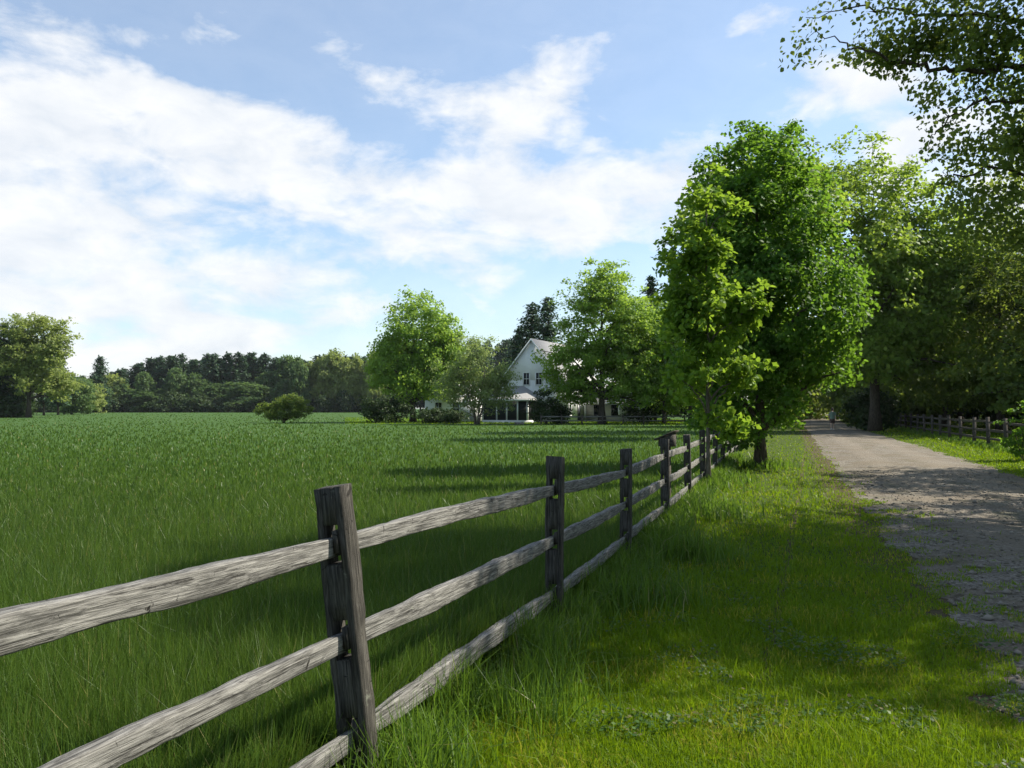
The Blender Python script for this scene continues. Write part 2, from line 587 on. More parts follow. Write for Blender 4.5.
M['ground'] = ground_mat()
M['gravel'] = gravel_mat()
M['stone'] = simple_mat('pebble', (0.19, 0.17, 0.14), 0.9, 0.2, 0.5, 3.0)

# ------------------------------------------------------------------ ground, road
ys = np.unique(np.concatenate([YK, np.linspace(-60, 0, 7), np.linspace(0, 30, 31), np.linspace(30, 260, 47), np.geomspace(260, 1800, 12)]))
xs = np.unique(np.concatenate([-np.geomspace(20, 1600, 14), np.linspace(-20, 70, 46), np.geomspace(70, 1600, 14), [22, 36]]))
gxg, gyg = np.meshgrid(xs, ys)
gv = np.stack([gxg, gyg, hgt(gxg, gyg)], -1).reshape(-1, 3)
nx_, ny_ = len(xs), len(ys)
idx = np.arange(nx_ * ny_).reshape(ny_, nx_)
gq = np.stack([idx[:-1, :-1], idx[:-1, 1:], idx[1:, 1:], idx[1:, :-1]], -1).reshape(-1, 4)
tag(mesh_np('ground', gv, gq, None, M['ground']), kind='structure')

ry = np.unique(np.concatenate([YK[(YK > -20) & (YK < 230)], np.arange(-20, 1, 0.4), np.arange(1, 16, 0.05), np.arange(16, 40, 0.2), np.arange(40, 230, 1.5)]))
rl = ROADL(ry) + 0.20 * lump(np.stack([ry, ry * 0, ry * 0], -1), 0.9) + 0.08 * lump(np.stack([ry, ry * 0, ry * 0], -1), 3.1, 2) + 0.05 * lump(np.stack([ry, ry * 0, ry * 0], -1), 11.0, 2)
rr = ROADR(ry) + 0.25 * lump(np.stack([ry, ry * 0, ry * 0], -1), 0.7, 5) + 0.13 * lump(np.stack([ry, ry * 0, ry * 0], -1), 2.9, 7)
NW = 9
tt = np.linspace(0, 1, NW)
rx = rl[:, None] * (1 - tt) + rr[:, None] * tt
ryy = np.repeat(ry[:, None], NW, 1)
rz = hgt(rx, ryy) + 0.005 + 0.040 * np.sin(np.pi * tt)[None, :]
rv = np.stack([rx, ryy, rz], -1).reshape(-1, 3)
idx = np.arange(len(ry) * NW).reshape(len(ry), NW)
rq = np.stack([idx[:-1, :-1], idx[:-1, 1:], idx[1:, 1:], idx[1:, :-1]], -1).reshape(-1, 4)
tag(mesh_np('gravel_road', rv, rq, None, M['gravel'], smooth=True), kind='structure')


# ------------------------------------------------------------------ grass
def blades(name, pos, h, wd, rng, mat, bend=0.45, kind='stuff', cat=None, rnd=None):
    n = len(pos)
    az = rng.uniform(0, 2 * math.pi, n)
    side = np.stack([np.cos(az), np.sin(az), np.zeros(n)], -1)
    la = rng.uniform(0, 2 * math.pi, n)
    lean = np.stack([np.cos(la), np.sin(la), np.zeros(n)], -1) * (np.abs(rng.normal(0, bend, n)) * h)[:, None]
    up = np.zeros((n, 3))
    up[:, 2] = h
    mid = pos + up * 0.55 + lean * 0.30
    tip = pos + up * (1 - 0.25 * np.minimum(1, (np.linalg.norm(lean, axis=1) / np.maximum(h, 1e-4)) ** 2))[:, None] + lean
    hw = (wd * 0.5)[:, None]
    v = np.stack([pos - side * hw, pos + side * hw, mid + side * hw * 0.85, mid - side * hw * 0.85, tip], 1).reshape(-1, 3)
    b = np.arange(n)[:, None] * 5
    q = b + np.array([[0, 1, 2, 3]])
    t = b + np.array([[3, 2, 4]])
    if rnd is None:
        rnd = rng.uniform(0, 1, n)
    return mesh_np(name, v, q, t, mat, None, np.repeat(rnd, 5))


def screen_pts(n, x0, x1, y0, y1, rng, powr=1.0, hh=1.75):
    """ground points spread evenly over what is seen (few far away, many near)"""
    px = rng.uniform(x0, x1, n)
    py = y0 + (y1 - y0) * rng.uniform(0, 1, n) ** powr
    d = F * hh / (py - HOR)
    for _ in range(3):
        X = gx(px, d)
        d = F * (CAMZ - hgt(X, d)) / (py - HOR)
    return np.stack([gx(px, d), d], -1)


rng = np.random.default_rng(11)
# hay field left of the fence
P = screen_pts(620000, -110, 800, 411.5, 900, rng, 0.85)
extra = screen_pts(60000, -160, 300, 560, 1150, rng, 1.0)
P = np.vstack([P, extra])
X, Y = P[:, 0], P[:, 1]
keep = (X < FX0 + FS * Y - 0.05) & (Y < 345) & (Y > 1.0)
keep &= ~((X > gx(345, Y)) & (Y > 84 + 1.5 * lump(np.stack([X, Y, X * 0], -1), 0.3)))     # lawn by the house
P = P[keep]
X, Y = P[:, 0], P[:, 1]
z = hgt(X, Y)
patch = lump(np.stack([X, Y, X * 0], -1), 0.5) * 0.5 + 0.5
h = (0.30 + 0.14 * rng.random(len(P))) * (0.9 + 0.2 * patch)
near = sstep(7, 2.5, Y)
h = h * (1 - 0.15 * near) * (1 - 0.62 * sstep(5, 22, Y))
h = np.where((rng.random(len(P)) < 0.06) & (Y < 25), h * 1.35, h)
wd = np.maximum(0.006, 0.00095 * Y) * rng.uniform(0.7, 1.3, len(P)) * (1 + 0.4 * sstep(6, 25, Y))
rn = np.clip(rng.beta(1.2, 1.4, len(P)) * 0.8 + 0.2 * patch, 0, 0.92)
rn = rn + (0.5 - rn) * 0.6 * sstep(8, 40, Y)
rn[rng.random(len(P)) < 0.035 * (1 - 0.6 * sstep(8, 40, Y))] = 1.0
tag(blades('field_grass', np.stack([X, Y, z], -1), h, wd, rng, M['crop'], 0.32, rnd=rn),
    'tall green hay grass filling the field behind the fence', 'grass', kind='stuff')

# mown grass strip and verges
P = screen_pts(420000, 360, 1120, 414, 900, rng, 0.8)
P2 = screen_pts(60000, 860, 1130, 412, 520, rng, 0.8)
P = np.vstack([P, P2])
X, Y = P[:, 0], P[:, 1]
wob = 0.28 * lump(np.stack([X, Y, X * 0], -1), 1.2) + 0.22 * lump(np.stack([X, Y, X * 0], -1), 4.0, 3)
fringe = rng.random(len(P))
onl = (X > FX0 + FS * Y + 0.02) & (X < ROADL(Y) + wob + 0.12)
onl |= (X >= ROADL(Y)) & (X < ROADL(Y) + 1.7) & (Y < 14) & (lump(np.stack([X, Y, X * 0], -1), 2.9, 9) + 0.35 * lump(np.stack([X, Y, X * 0], -1), 9.0, 2) > 0.02 + 0.42 * (X - ROADL(Y))) & (fringe < 0.55)
onr = (X > ROADR(Y) + wob - 0.1) & (X < RX0 + RS * Y + 25)
rut = np.abs(X - 0.377 * Y + 0.31 + 0.04 * lump(np.stack([X, Y, X * 0], -1), 5.0)) < 0.035 + 0.02 * lump(np.stack([X, Y, X * 0], -1), 2.0)
keep = (onl | onr) & (Y < 150) & (Y > 1.0) & ~(rut & (Y < 14) & (fringe < 0.6))
P = P[keep]
X, Y = P[:, 0], P[:, 1]
z = hgt(X, Y)
patch = lump(np.stack([X, Y, X * 0], -1), 1.1) * 0.5 + 0.5
dr = np.minimum(np.abs(X - ROADL(Y)), np.abs(X - ROADR(Y)))
h = (0.032 + 0.038 * rng.random(len(P))) * (0.7 + 0.7 * patch)
h = np.where(rng.random(len(P)) < 0.03, h * 1.9, h)
h *= np.clip(0.55 + dr * 0.8, 0.5, 1.0)
h = np.where(X > ROADR(Y) + 1.6, h * 1.5, h)
wd = np.maximum(0.0042, 0.0011 * Y) * rng.uniform(0.7, 1.3, len(P))
rn = np.clip(rng.beta(1.6, 1.8, len(P)) * 0.65 + 0.3 * patch, 0, 0.91)
dry = (lump(np.stack([X, Y, X * 0], -1), 1.7, 4) > 0.35)
rn[(rng.random(len(P)) < np.where(dry, 0.22, 0.03))] = 1.0
tag(blades('mown_grass', np.stack([X, Y, z], -1), h, wd, rng, M['lawn'], 0.6, rnd=rn),
    'short mown grass of the strip and verges beside the gravel road', 'grass', kind='stuff')

# long unmown grass under both fences and round the tree feet
pts = []
nn = 26000
yy = 1.2 + 26 * rng.random(nn) ** 1.5
off = rng.normal(0.08, 0.20, nn)
off = np.where(off > 0.5, 0.3, off)
pts.append(np.stack([FX0 + FS * yy + off, yy], -1))
for (cx, cy, r, k) in ((1.25, 7.2, 0.35, 700), (2.2, 9.7, 0.5, 900), (3.4, 13.5, 0.5, 900), (0.15, 4.35, 0.25, 700), (-0.35, 3.5, 0.2, 500), (4.4, 18, 0.6, 700), (5.2, 19.5, .6, 700), (7.5, 24.3, 0.7, 700)):
    pts.append(np.stack([cx + rng.normal(0, r, k) * 0.6, cy + rng.normal(0, r, k)], -1))
yy = 24 + 60 * rng.random(9000) ** 1.3
pts.append(np.stack([RX0 + RS * yy + rng.normal(-0.1, 0.35, 9000), yy], -1))
P = np.vstack(pts)
P = P[(P[:, 1] > 1.0)]
cl_ = lump(np.stack([P[:, 0], P[:, 1], P[:, 0] * 0], -1), 2.6, 1) * 0.5 + 0.5
P = P[rng.random(len(P)) < 0.25 + cl_]
X, Y = P[:, 0], P[:, 1]
cl_ = lump(np.stack([X, Y, X * 0], -1), 2.6, 1) * 0.5 + 0.5
h = (0.14 + 0.26 * rng.random(len(P))) * (0.55 + 0.7 * cl_)
h = np.where(X > ROADR(Y), h * 0.6, h)
wd = np.maximum(0.007, 0.0014 * Y) * rng.uniform(0.7, 1.3, len(P))
rn = np.clip(rng.beta(2.2, 2.2, len(P)), 0, 0.92)
rn[rng.random(len(P)) < 0.03] = 1.0
tag(blades('fence_line_grass', np.stack([X, Y, hgt(X, Y)], -1), h, wd, rng, M['tall'], 0.55, rnd=rn),
    'long unmown grass growing along the foot of the fences', 'grass', kind='stuff')

# seed heads standing over the hay grass, broad clover leaves in the mown strip
n = 15000
P = screen_pts(n, -100, 780, 418, 860, rng, 0.8)
X, Y = P[:, 0], P[:, 1]
keep = (X < FX0 + FS * Y - 0.1) & (Y < 40) & (Y > 4 + 5 * rng.random(n))
X, Y = X[keep], Y[keep]
n = len(X)
hz = (0.40 + 0.16 * rng.random(n)) * (1 - 0.6 * sstep(5, 22, Y))
top = np.stack([X, Y, hgt(X, Y) + hz], -1)
ln = np.maximum(0.035, 0.0016 * Y) * rng.uniform(0.7, 1.5, n)
w0 = np.maximum(0.005, 0.00075 * Y)
az = rng.uniform(0, 6.28, n)
sd = np.stack([np.cos(az), np.sin(az), np.zeros(n)], -1) * (w0 * 0.5)[:, None]
le = np.stack([rng.normal(0, .4, n), rng.normal(0, .4, n), np.ones(n)], -1) * ln[:, None]
st = np.stack([rng.normal(0, .06, n), rng.normal(0, .06, n), hz * 0], -1)
vv = np.stack([top - np.array([0, 0, 1.0]) * hz[:, None] - st, top - sd * .3, top + sd * .3, top + le * 0.45 - sd, top + le * 0.45 + sd, top + le], 1).reshape(-1, 3)
b = np.arange(n)[:, None] * 6
tag(mesh_np('grass_seed_heads', vv, b + np.array([[1, 2, 4, 3]]), np.concatenate([b + np.array([[0, 2, 1]]), b + np.array([[3, 4, 5]])]), M['seed'], None, np.repeat(rng.random(n), 6)),
    'pale seed heads standing above the hay field grass', 'grass', kind='stuff')
P = screen_pts(60000, 380, 1100, 440, 860, rng, 1.0)
X, Y = P[:, 0], P[:, 1]
keep = (X > FX0 + FS * Y + 0.2) & (X < ROADL(Y) + 0.4) & (Y < 16) & (Y > 1) & (lump(np.stack([X, Y, X * 0], -1), 1.9, 6) > 0.40)
X, Y = X[keep], Y[keep]
n = len(X)
pos_ = np.stack([X, Y, hgt(X, Y) + rng.uniform(0.02, 0.075, n)], -1)
nr_ = rng.normal(size=(n, 3)) * 0.35 + np.array([0, 0, 1.0])
sz_c = rng.uniform(0.014, 0.030, n) * np.maximum(1, Y / 9)
t_ = unit(np.cross(unit(nr_), unit(rng.normal(size=(n, 3)))))
s_ = np.cross(unit(nr_), t_)
vv = np.stack([pos_, pos_ + (t_ * .5 + s_ * .45) * sz_c[:, None], pos_ + t_ * sz_c[:, None], pos_ + (t_ * .5 - s_ * .45) * sz_c[:, None]], 1).reshape(-1, 3)
tag(mesh_np('clover_patches', vv, np.arange(n)[:, None] * 4 + np.array([[0, 1, 2, 3]]), None, M['clover'], None, np.repeat(rng.random(n), 4)),
    'broad clover leaves scattered through the mown strip', 'clover', kind='stuff')

# house lawn
P = screen_pts(16000, 340, 740, 414, 424, rng, 1.0)
X, Y = P[:, 0], P[:, 1]
keep = (Y > 82) & (Y < 150) & (X > gx(345, Y)) & (X < ROADL(Y) - 3)
P = P[keep]
X, Y = P[:, 0], P[:, 1]
tag(blades('house_lawn_grass', np.stack([X, Y, hgt(X, Y)], -1), 0.08 + 0.10 * rng.random(len(P)), 0.13 * rng.uniform(.7, 1.3, len(P)), rng, M['lawn'], 0.4,
           rnd=np.clip(rng.beta(2, 2, len(P)), 0, .91)), 'lighter short grass of the lawn around the white house', 'grass', kind='stuff')

# loose stones on the road
n = 5200
yy = 2.6 + 20 * rng.random(n) ** 1.7
xx = ROADL(yy) + 0.1 + (ROADR(yy) - ROADL(yy) - 0.2) * rng.random(n)
sz = rng.gamma(2.0, 0.0055, n) + 0.004
octv = np.array([(1, 0, 0), (-1, 0, 0), (0, 1, 0), (0, -1, 0), (0, 0, 1), (0, 0, -1)], float)
octf = np.array([(0, 2, 4), (2, 1, 4), (1, 3, 4), (3, 0, 4), (2, 0, 5), (1, 2, 5), (3, 1, 5), (0, 3, 5)])
jit = rng.uniform(0.7, 1.3, (n, 6, 1)) * np.array([1.2, 1.0, 0.65])
tw = (xx - ROADL(yy)) / (ROADR(yy) - ROADL(yy))
cen = np.stack([xx, yy, hgt(xx, yy) + 0.012 + 0.035 * np.sin(np.pi * tw) + sz * 0.2], -1)
vv = (octv[None] * jit * sz[:, None, None] + cen[:, None]).reshape(-1, 3)
ff = (np.arange(n)[:, None, None] * 6 + octf[None]).reshape(-1, 3)
tag(mesh_np('loose_gravel', vv, None, ff, M['stone']), 'loose grey pebbles scattered over the gravel road', 'gravel', kind='stuff')


# ------------------------------------------------------------------ trees
def leaf_geo(pos, nrm, L, W, rng, hexa=False, droop=0.25):
    n = len(pos)
    nrm = unit(nrm)
    r = unit(rng.normal(size=(n, 3)))
    t = unit(np.cross(nrm, r))
    t = unit(t + np.array([0, 0, -droop]))
    s = unit(np.cross(nrm, t))
    nn_ = np.cross(t, s)
    L = np.broadcast_to(L, (n,))[:, None]
    W = np.broadcast_to(W, (n,))[:, None]
    fold = 0.12 * W * nn_
    if not hexa:
        v = np.stack([pos, pos + t * L * 0.5 + s * W * 0.5 + fold, pos + t * L, pos + t * L * 0.5 - s * W * 0.5 + fold], 1).reshape(-1, 3)
        q = np.arange(n)[:, None] * 4 + np.array([[0, 1, 2, 3]])
        return v, q, 4
    v = np.stack([pos, pos + t * L * 0.28 + s * W * 0.5 + fold, pos + t * L * 0.68 + s * W * 0.36 + fold * .7, pos + t * L,
                  pos + t * L * 0.68 - s * W * 0.36 + fold * .7, pos + t * L * 0.28 - s * W * 0.5 + fold], 1).reshape(-1, 3)
    b = np.arange(n)[:, None] * 6
    q = np.concatenate([b + np.array([[0, 1, 2, 3]]), b + np.array([[0, 3, 4, 5]])])
    return v, q, 6


def bez(a, b, c, k):
    t = np.linspace(0, 1, k)[:, None]
    return (1 - t) ** 2 * a + 2 * t * (1 - t) * b + t ** 2 * c


def crown_tree(name, label, cat, base, ells, nclus, nleaf, leaf, mat, seed, trunk_r, trunk_top, clump=0.6, shell=0.5, gap=-0.25,
               lumpf=0.5, lumpa=0.18, hexa=False, limbs=14, bark='bark', lean=(0, 0), group=None, flat=0.55, stems=1, lowstart=0.25, scale=1.0,
               zmin=None, upb=0.45, droop=0.25, hide=None, paths=(), endx=None):
    """tapered trunk with limbs and twigs, and leaves gathered in clumps through the crown's volume"""
    rg = np.random.default_rng(seed)
    root = empty(name, base)
    tag(root, label, cat, group)
    E = np.array(ells, float)
    wts = (E[:, 3] * E[:, 4] * E[:, 5]) ** (2 / 3)
    wts /= wts.sum()
    cen = []
    tries = 0
    while len(cen) < nclus and tries < 60:
        tries += 1
        k = nclus
        e = E[rg.choice(len(E), k, p=wts)]
        d = unit(rg.normal(size=(k, 3)))
        rad = 1 - shell * rg.random(k) ** 1.3
        R = 1 + lumpa * lump(d * 2.2, 1.6, seed * 0.37)
        p = e[:, :3] + d * e[:, 3:6] * (rad * R)[:, None]
        ok = lump(p, lumpf, seed * 1.3) > gap
        if zmin is not None:
            ok &= p[:, 2] > zmin
        if hide is not None:
            ok &= ~hide(p + np.array(base))
        cen.extend(p[ok])
    cen = np.array(cen[:nclus])
    # ---- wood
    mb = MB()
    tops = []
    for sidx in range(stems):
        if stems == 1:
            dx_, dy_ = lean
            b0 = np.zeros(3)
        else:
            aa = sidx * 2.4 + seed
            dx_, dy_ = math.cos(aa) * trunk_top * 0.35, math.sin(aa) * trunk_top * 0.35
            b0 = np.array([math.cos(aa), math.sin(aa), 0]) * trunk_r * 1.2
        b0[2] = -0.15
        k = 9
        t = np.linspace(0, 1, k)
        tp = np.stack([b0[0] + dx_ * t ** 1.4, b0[1] + dy_ * t ** 1.4, b0[2] + (trunk_top + 0.15) * t], -1)
        tp[1:, :2] += rg.normal(0, 0.10 * trunk_r * 2, (k - 1, 2)) * np.linspace(0.2, 1.5, k - 1)[:, None]
        tr = trunk_r * (1 - 0.82 * t) / (1 if stems == 1 else 1.6)
        tr[0] *= 1.45
        mb.tube(tp, tr, 9)
        tops.append((tp, tr))
    polyp, polyr = [], []
    for tp, tr in tops:
        for q in np.linspace(0.15, 1, 24):
            i = q * (len(tp) - 1)
            a = int(min(i, len(tp) - 2))
            f = i - a
            polyp.append(tp[a] * (1 - f) + tp[a + 1] * f)
            polyr.append(tr[a] * (1 - f) + tr[a + 1] * f)
    polyp, polyr = np.array(polyp), np.array(polyr)
    trunkp, trunkr = polyp.copy(), polyr.copy()
    # farthest point choice of limb ends
    okl = np.ones(len(cen)) if endx is None else (cen[:, 0] > endx).astype(float)
    ends = [int(np.argmax(okl * rg.random(len(cen))))]
    dmin = np.linalg.norm(cen - cen[ends[0]], axis=1) * okl
    for _ in range(min(limbs, len(cen)) - 1):
        j = int(np.argmax(dmin))
        ends.append(j)
        dmin = np.minimum(dmin, np.linalg.norm(cen - cen[j], axis=1))
    allp, allr = [trunkp], [trunkr]
    for (pp3, r0, r1) in paths:
        pp3 = np.array(pp3, float) - np.array(base)
        a = int(np.argmin(np.linalg.norm(trunkp - pp3[0] + np.array([0, 0, 1.2]), axis=1)))
        ctrl = np.vstack([trunkp[a], pp3])
        tq = np.linspace(0, len(ctrl) - 1, 5 * len(ctrl))
        lp = np.stack([np.interp(tq, np.arange(len(ctrl)), ctrl[:, i_]) for i_ in range(3)], -1)
        lp[1:-1] = 0.25 * lp[:-2] + 0.5 * lp[1:-1] + 0.25 * lp[2:]
        lp[1:-1] += rg.normal(0, 0.028, (len(lp) - 2, 3))
        lr = np.linspace(r0, r1, len(lp))
        mb.tube(lp, lr, 7, cap=False)
        allp.append(lp)
        allr.append(lr)
    for j in ends:
        e = cen[j]
        hd = np.hypot(e[0] - trunkp[:, 0], e[1] - trunkp[:, 1])
        want = e[2] - 0.75 * hd
        cost = np.abs(trunkp[:, 2] - np.maximum(want, trunk_top * lowstart)) + 0.15 * hd
        a = int(np.argmin(cost))
        s0 = trunkp[a]
        mid = s0 * 0.5 + e * 0.5
        mid[2] += 0.14 * np.linalg.norm(e - s0)
        mid += rg.normal(0, 0.06, 3) * np.linalg.norm(e - s0)
        k = 8
        lp = bez(s0, mid, e, k)
        lp[1:-1] += rg.normal(0, 0.018, (k - 2, 3)) * np.linalg.norm(e - s0)
        r0 = min(trunkr[a] * 0.62, trunk_r * 0.5)
        lr = np.linspace(r0, max(0.008, r0 * 0.14), k)
        mb.tube(lp, lr, 6, cap=False)
        dense = np.concatenate([lp[:-1] * (1 - f) + lp[1:] * f for f in (0, .33, .66)])
        dr_ = np.concatenate([lr[:-1] * (1 - f) + lr[1:] * f for f in (0, .33, .66)])
        allp.append(dense)
        allr.append(dr_)
    allp, allr = np.vstack(allp), np.concatenate(allr)
    order = np.argsort(np.array([np.min(np.linalg.norm(allp - c, axis=1)) for c in cen]))
    buf = np.zeros((len(allp) + 3 * len(cen), 3))
    bufr = np.zeros(len(buf))
    nb_ = len(allp)
    buf[:nb_], bufr[:nb_] = allp, allr
    for c in cen[order]:
        dv_ = buf[:nb_] - c
        d = np.sqrt((dv_ ** 2).sum(1)) + 0.6 * np.maximum(0, dv_[:, 2])
        a = int(np.argmin(d))
        if d[a] < 0.05:
            continue
        s0 = buf[a]
        mid = (s0 + c) * 0.5 + rg.normal(0, 0.10, 3) * d[a]
        r0 = min(bufr[a] * 0.75, 0.008 + 0.014 * d[a] * scale)
        tw_ = bez(s0, mid, c, 5)
        mb.tube(tw_, np.linspace(r0, r0 * 0.35, 5), 4, cap=False)
        buf[nb_:nb_ + 3] = tw_[2:5]
        bufr[nb_:nb_ + 3] = np.linspace(r0, r0 * 0.35, 5)[2:5]
        nb_ += 3
    mb.build('trunk', M[bark], root, smooth=True)
    # ---- leaves
    n = len(cen) * nleaf
    ci = np.repeat(np.arange(len(cen)), nleaf)
    csz = clump * rg.uniform(0.65, 1.35, len(cen))
    d = unit(rg.normal(size=(n, 3))) * (rg.random(n) ** 0.45)[:, None]
    p = cen[ci] + d * csz[ci][:, None] * np.array([1, 1, flat])
    p[:, 2] -= 0.25 * csz[ci] * (d[:, 0] ** 2 + d[:, 1] ** 2)
    if hide is not None:
        m_ = ~hide(p + np.array(base))
        p, d, ci = p[m_], d[m_], ci[m_]
        n = len(p)
    cc = E[:, :3].mean(0)
    nr = rg.normal(size=(n, 3)) * 0.55 + np.array([0, 0, upb]) + 0.55 * unit(p - cc)
    sz = leaf * rg.uniform(0.65, 1.3, n)
    v, q, k = leaf_geo(p, nr, sz, sz * 0.78, rg, hexa, droop)
    rn = np.clip(0.5 + 0.22 * rg.normal(size=len(cen))[ci] * 0.9 + 0.2 * rg.normal(size=n), 0, 1)
    mesh_np('crown', v, q, None, M[mat], root, np.repeat(rn, k))
    return root


def pine_tree(name, label, cat, base, H, R, seed, card=0.5, mat='pine', lowest=0.18, group=None, percard=16, whorl=0.55, shape=0.75):
    """a straight trunk with tiers of level boughs carrying needle sprays"""
    rg = np.random.default_rng(seed)
    root = empty(name, base)
    tag(root, label, cat, group)
    mb = MB()
    t = np.linspace(0, 1, 8)
    tp = np.stack([0.15 * np.sin(t * 3 + seed), 0.15 * np.cos(t * 2.3 + seed) - 0.15, -0.2 + (H * 0.98 + .2) * t], -1)
    mb.tube(tp, 0.018 * H * (1 - 0.93 * t) + 0.01, 7)
    pos, nrm = [], []
    z = H * lowest
    while z < H * 0.985:
        f = (z / H - lowest) / (1 - lowest)
        L0 = R * ((1 - f) ** shape) * (0.85 + 0.3 * rg.random()) * min(1, 0.55 + 2.2 * f) + 0.25
        nb = int(rg.integers(5, 8))
        a0 = rg.random() * 6.28
        for b in range(nb):
            if rg.random() < 0.13:
                continue
            a = a0 + b * 6.28 / nb + rg.normal(0, 0.2)
            L = L0 * rg.uniform(0.6, 1.25)
            rise = L * rg.uniform(-0.10, 0.25) + 0.1 * f * L
            e = np.array([math.cos(a) * L, math.sin(a) * L, z + rise])
            s0 = np.array([0, 0, z])
            lp = bez(s0, (s0 + e) * .5 + np.array([0, 0, -0.08 * L]), e, 4)
            mb.tube(lp, np.linspace(0.03 + 0.012 * L, 0.01, 4), 4, cap=False)
            k = max(3, int(percard * L / R))
            u = 1 - 0.85 * rg.random(k) ** 1.4
            q = lp[0] * ((1 - u) ** 2)[:, None] + 2 * ((u * (1 - u))[:, None]) * lp[1] + (u ** 2)[:, None] * e
            q = q + rg.normal(0, 1, (k, 3)) * np.array([0.20, 0.20, 0.09]) * (L * 0.5 + 0.25)
            pos.append(q)
            nr = rg.normal(0, 0.45, (k, 3)) + np.array([0, 0, 1.0]) + 0.35 * np.array([math.cos(a), math.sin(a), 0])
            nrm.append(nr)
        z += whorl * rg.uniform(0.75, 1.25) * (0.65 + 0.55 * (1 - f))
    mb.build('trunk', M['bark'], root, smooth=True)
    pos, nrm = np.vstack(pos), np.vstack(nrm)
    n = len(pos)
    sz = card * rg.uniform(0.7, 1.35, n)
    v, q, k = leaf_geo(pos, nrm, sz * 1.3, sz * 0.6, rg, False, 0.05)
    rn = np.clip(0.5 + 0.25 * rg.normal(size=n), 0, 1)
    mesh_np('crown', v, q, None, M[mat], root, np.repeat(rn, k))
    return root


def copy_tree(o, parent=None):
    c = o.copy()
    COL.objects.link(c)
    if parent is not None:
        c.parent = parent
    for ch in list(o.children):
        copy_tree(ch, c)
    return c


# --- the maple on the mown strip
Yc = 24.3
Xc = gx(760, Yc)
crown_tree('maple_tree', 'dense dark green maple standing on the mown strip between fence and road', 'tree', (Xc, Yc, hgt(Xc, Yc)),
           [(0.3, 0, 7.4, 2.3, 2.2, 3.0), (0.6, 0, 5.0, 2.7, 2.6, 2.7), (-1.1, 0, 5.4, 1.7, 1.8, 3.1), (-0.5, 0, 2.3, 1.75, 1.8, 1.7), (0.1, 0, 9.0, 1.8, 1.6, 1.5), (1.0, -1.0, 3.6, 1.5, 1.2, 1.5)],
           940, 62, 0.13, 'maple', 3, 0.17, 8.0, clump=0.46, shell=0.55, gap=-0.42, lumpf=1.0, lumpa=0.2, hexa=True, limbs=26, lowstart=0.12, flat=0.65, zmin=0.75)
Yc = 18.1
Xc = gx(708, Yc)
crown_tree('young_maple_tree', 'slender bright yellow green young maple right beside the wooden fence', 'tree', (Xc, Yc, hgt(Xc, Yc)),
           [(-0.1, 0, 3.8, 0.95, 0.9, 2.3), (0.1, 0, 5.8, 0.62, 0.6, 1.6), (-0.6, 0, 3.8, 0.55, 0.7, 2.1), (0.9, 0, 4.1, 0.55, 0.6, 0.6), (0.35, -.2, 1.35, 0.45, 0.4, 0.5), (-0.45, 0, 5.6, 0.35, 0.4, 1.1), (0.8, 0, 2.6, 0.55, 0.5, 0.5)],
           290, 34, 0.13, 'young', 8, 0.055, 6.8, clump=0.26, shell=0.8, gap=-0.02, lumpf=2.2, lumpa=0.35, hexa=True, limbs=24, lowstart=0.2, bark='barkgrey', scale=0.6)

# --- big trees further up the road
Yc = 62
Xc = gx(872, Yc)
crown_tree('ash_tree', 'huge olive green ash on the right of the road with high spreading crown', 'tree', (Xc + 0.2, Yc, hgt(Xc, Yc)),
           [(-3.2, 0, 17.0, 7.0, 6, 6.4), (2.8, 0, 14.0, 4.4, 5, 6.0), (5.2, 0, 12.5, 4.2, 4, 5.5), (0.3, -2, 10, 5.5, 4, 4.2), (-8.2, 0, 18.0, 3.5, 3.5, 4.0), (2.1, -1, 7.0, 5.2, 4, 3.6), (-1.2, -2, 6.0, 3.0, 3.0, 2.4)],
           1550, 34, 0.33, 'olive', 21, 0.42, 16, clump=1.15, shell=0.62, gap=-0.2, lumpf=0.42, lumpa=0.22, limbs=30, lowstart=0.3, flat=0.5, bark='bark')
Yc = 48
Xc = gx(712, Yc)
crown_tree('roadside_tree', 'tall olive green tree rising behind the dense dark maple', 'tree', (Xc + 0.6, Yc, hgt(Xc, Yc)),
           [(0.8, 0, 11.5, 4.0, 4, 5.2), (3.8, 0, 14.0, 3.4, 3.4, 3.2), (0.0, 0, 7, 3.0, 3, 3.2)],
           560, 34, 0.30, 'olive', 22, 0.35, 13, clump=0.95, shell=0.65, gap=-0.2, lumpf=0.5, lumpa=0.2, limbs=20, lowstart=0.3)
Yc = 78
Xc = gx(770, Yc)
crown_tree('roadside_tree', 'shaded bushy tree on the left of the road beyond the maple', 'tree', (Xc, Yc, hgt(Xc, Yc)),
           [(0.5, 0, 9, 5.5, 5, 6.5), (0, 0, 4.5, 4.6, 4, 3.8)],
           480, 34, 0.36, 'oak', 23, 0.32, 11, clump=1.2, shell=0.7, gap=-0.4, lumpf=0.4, limbs=16, lowstart=0.15)
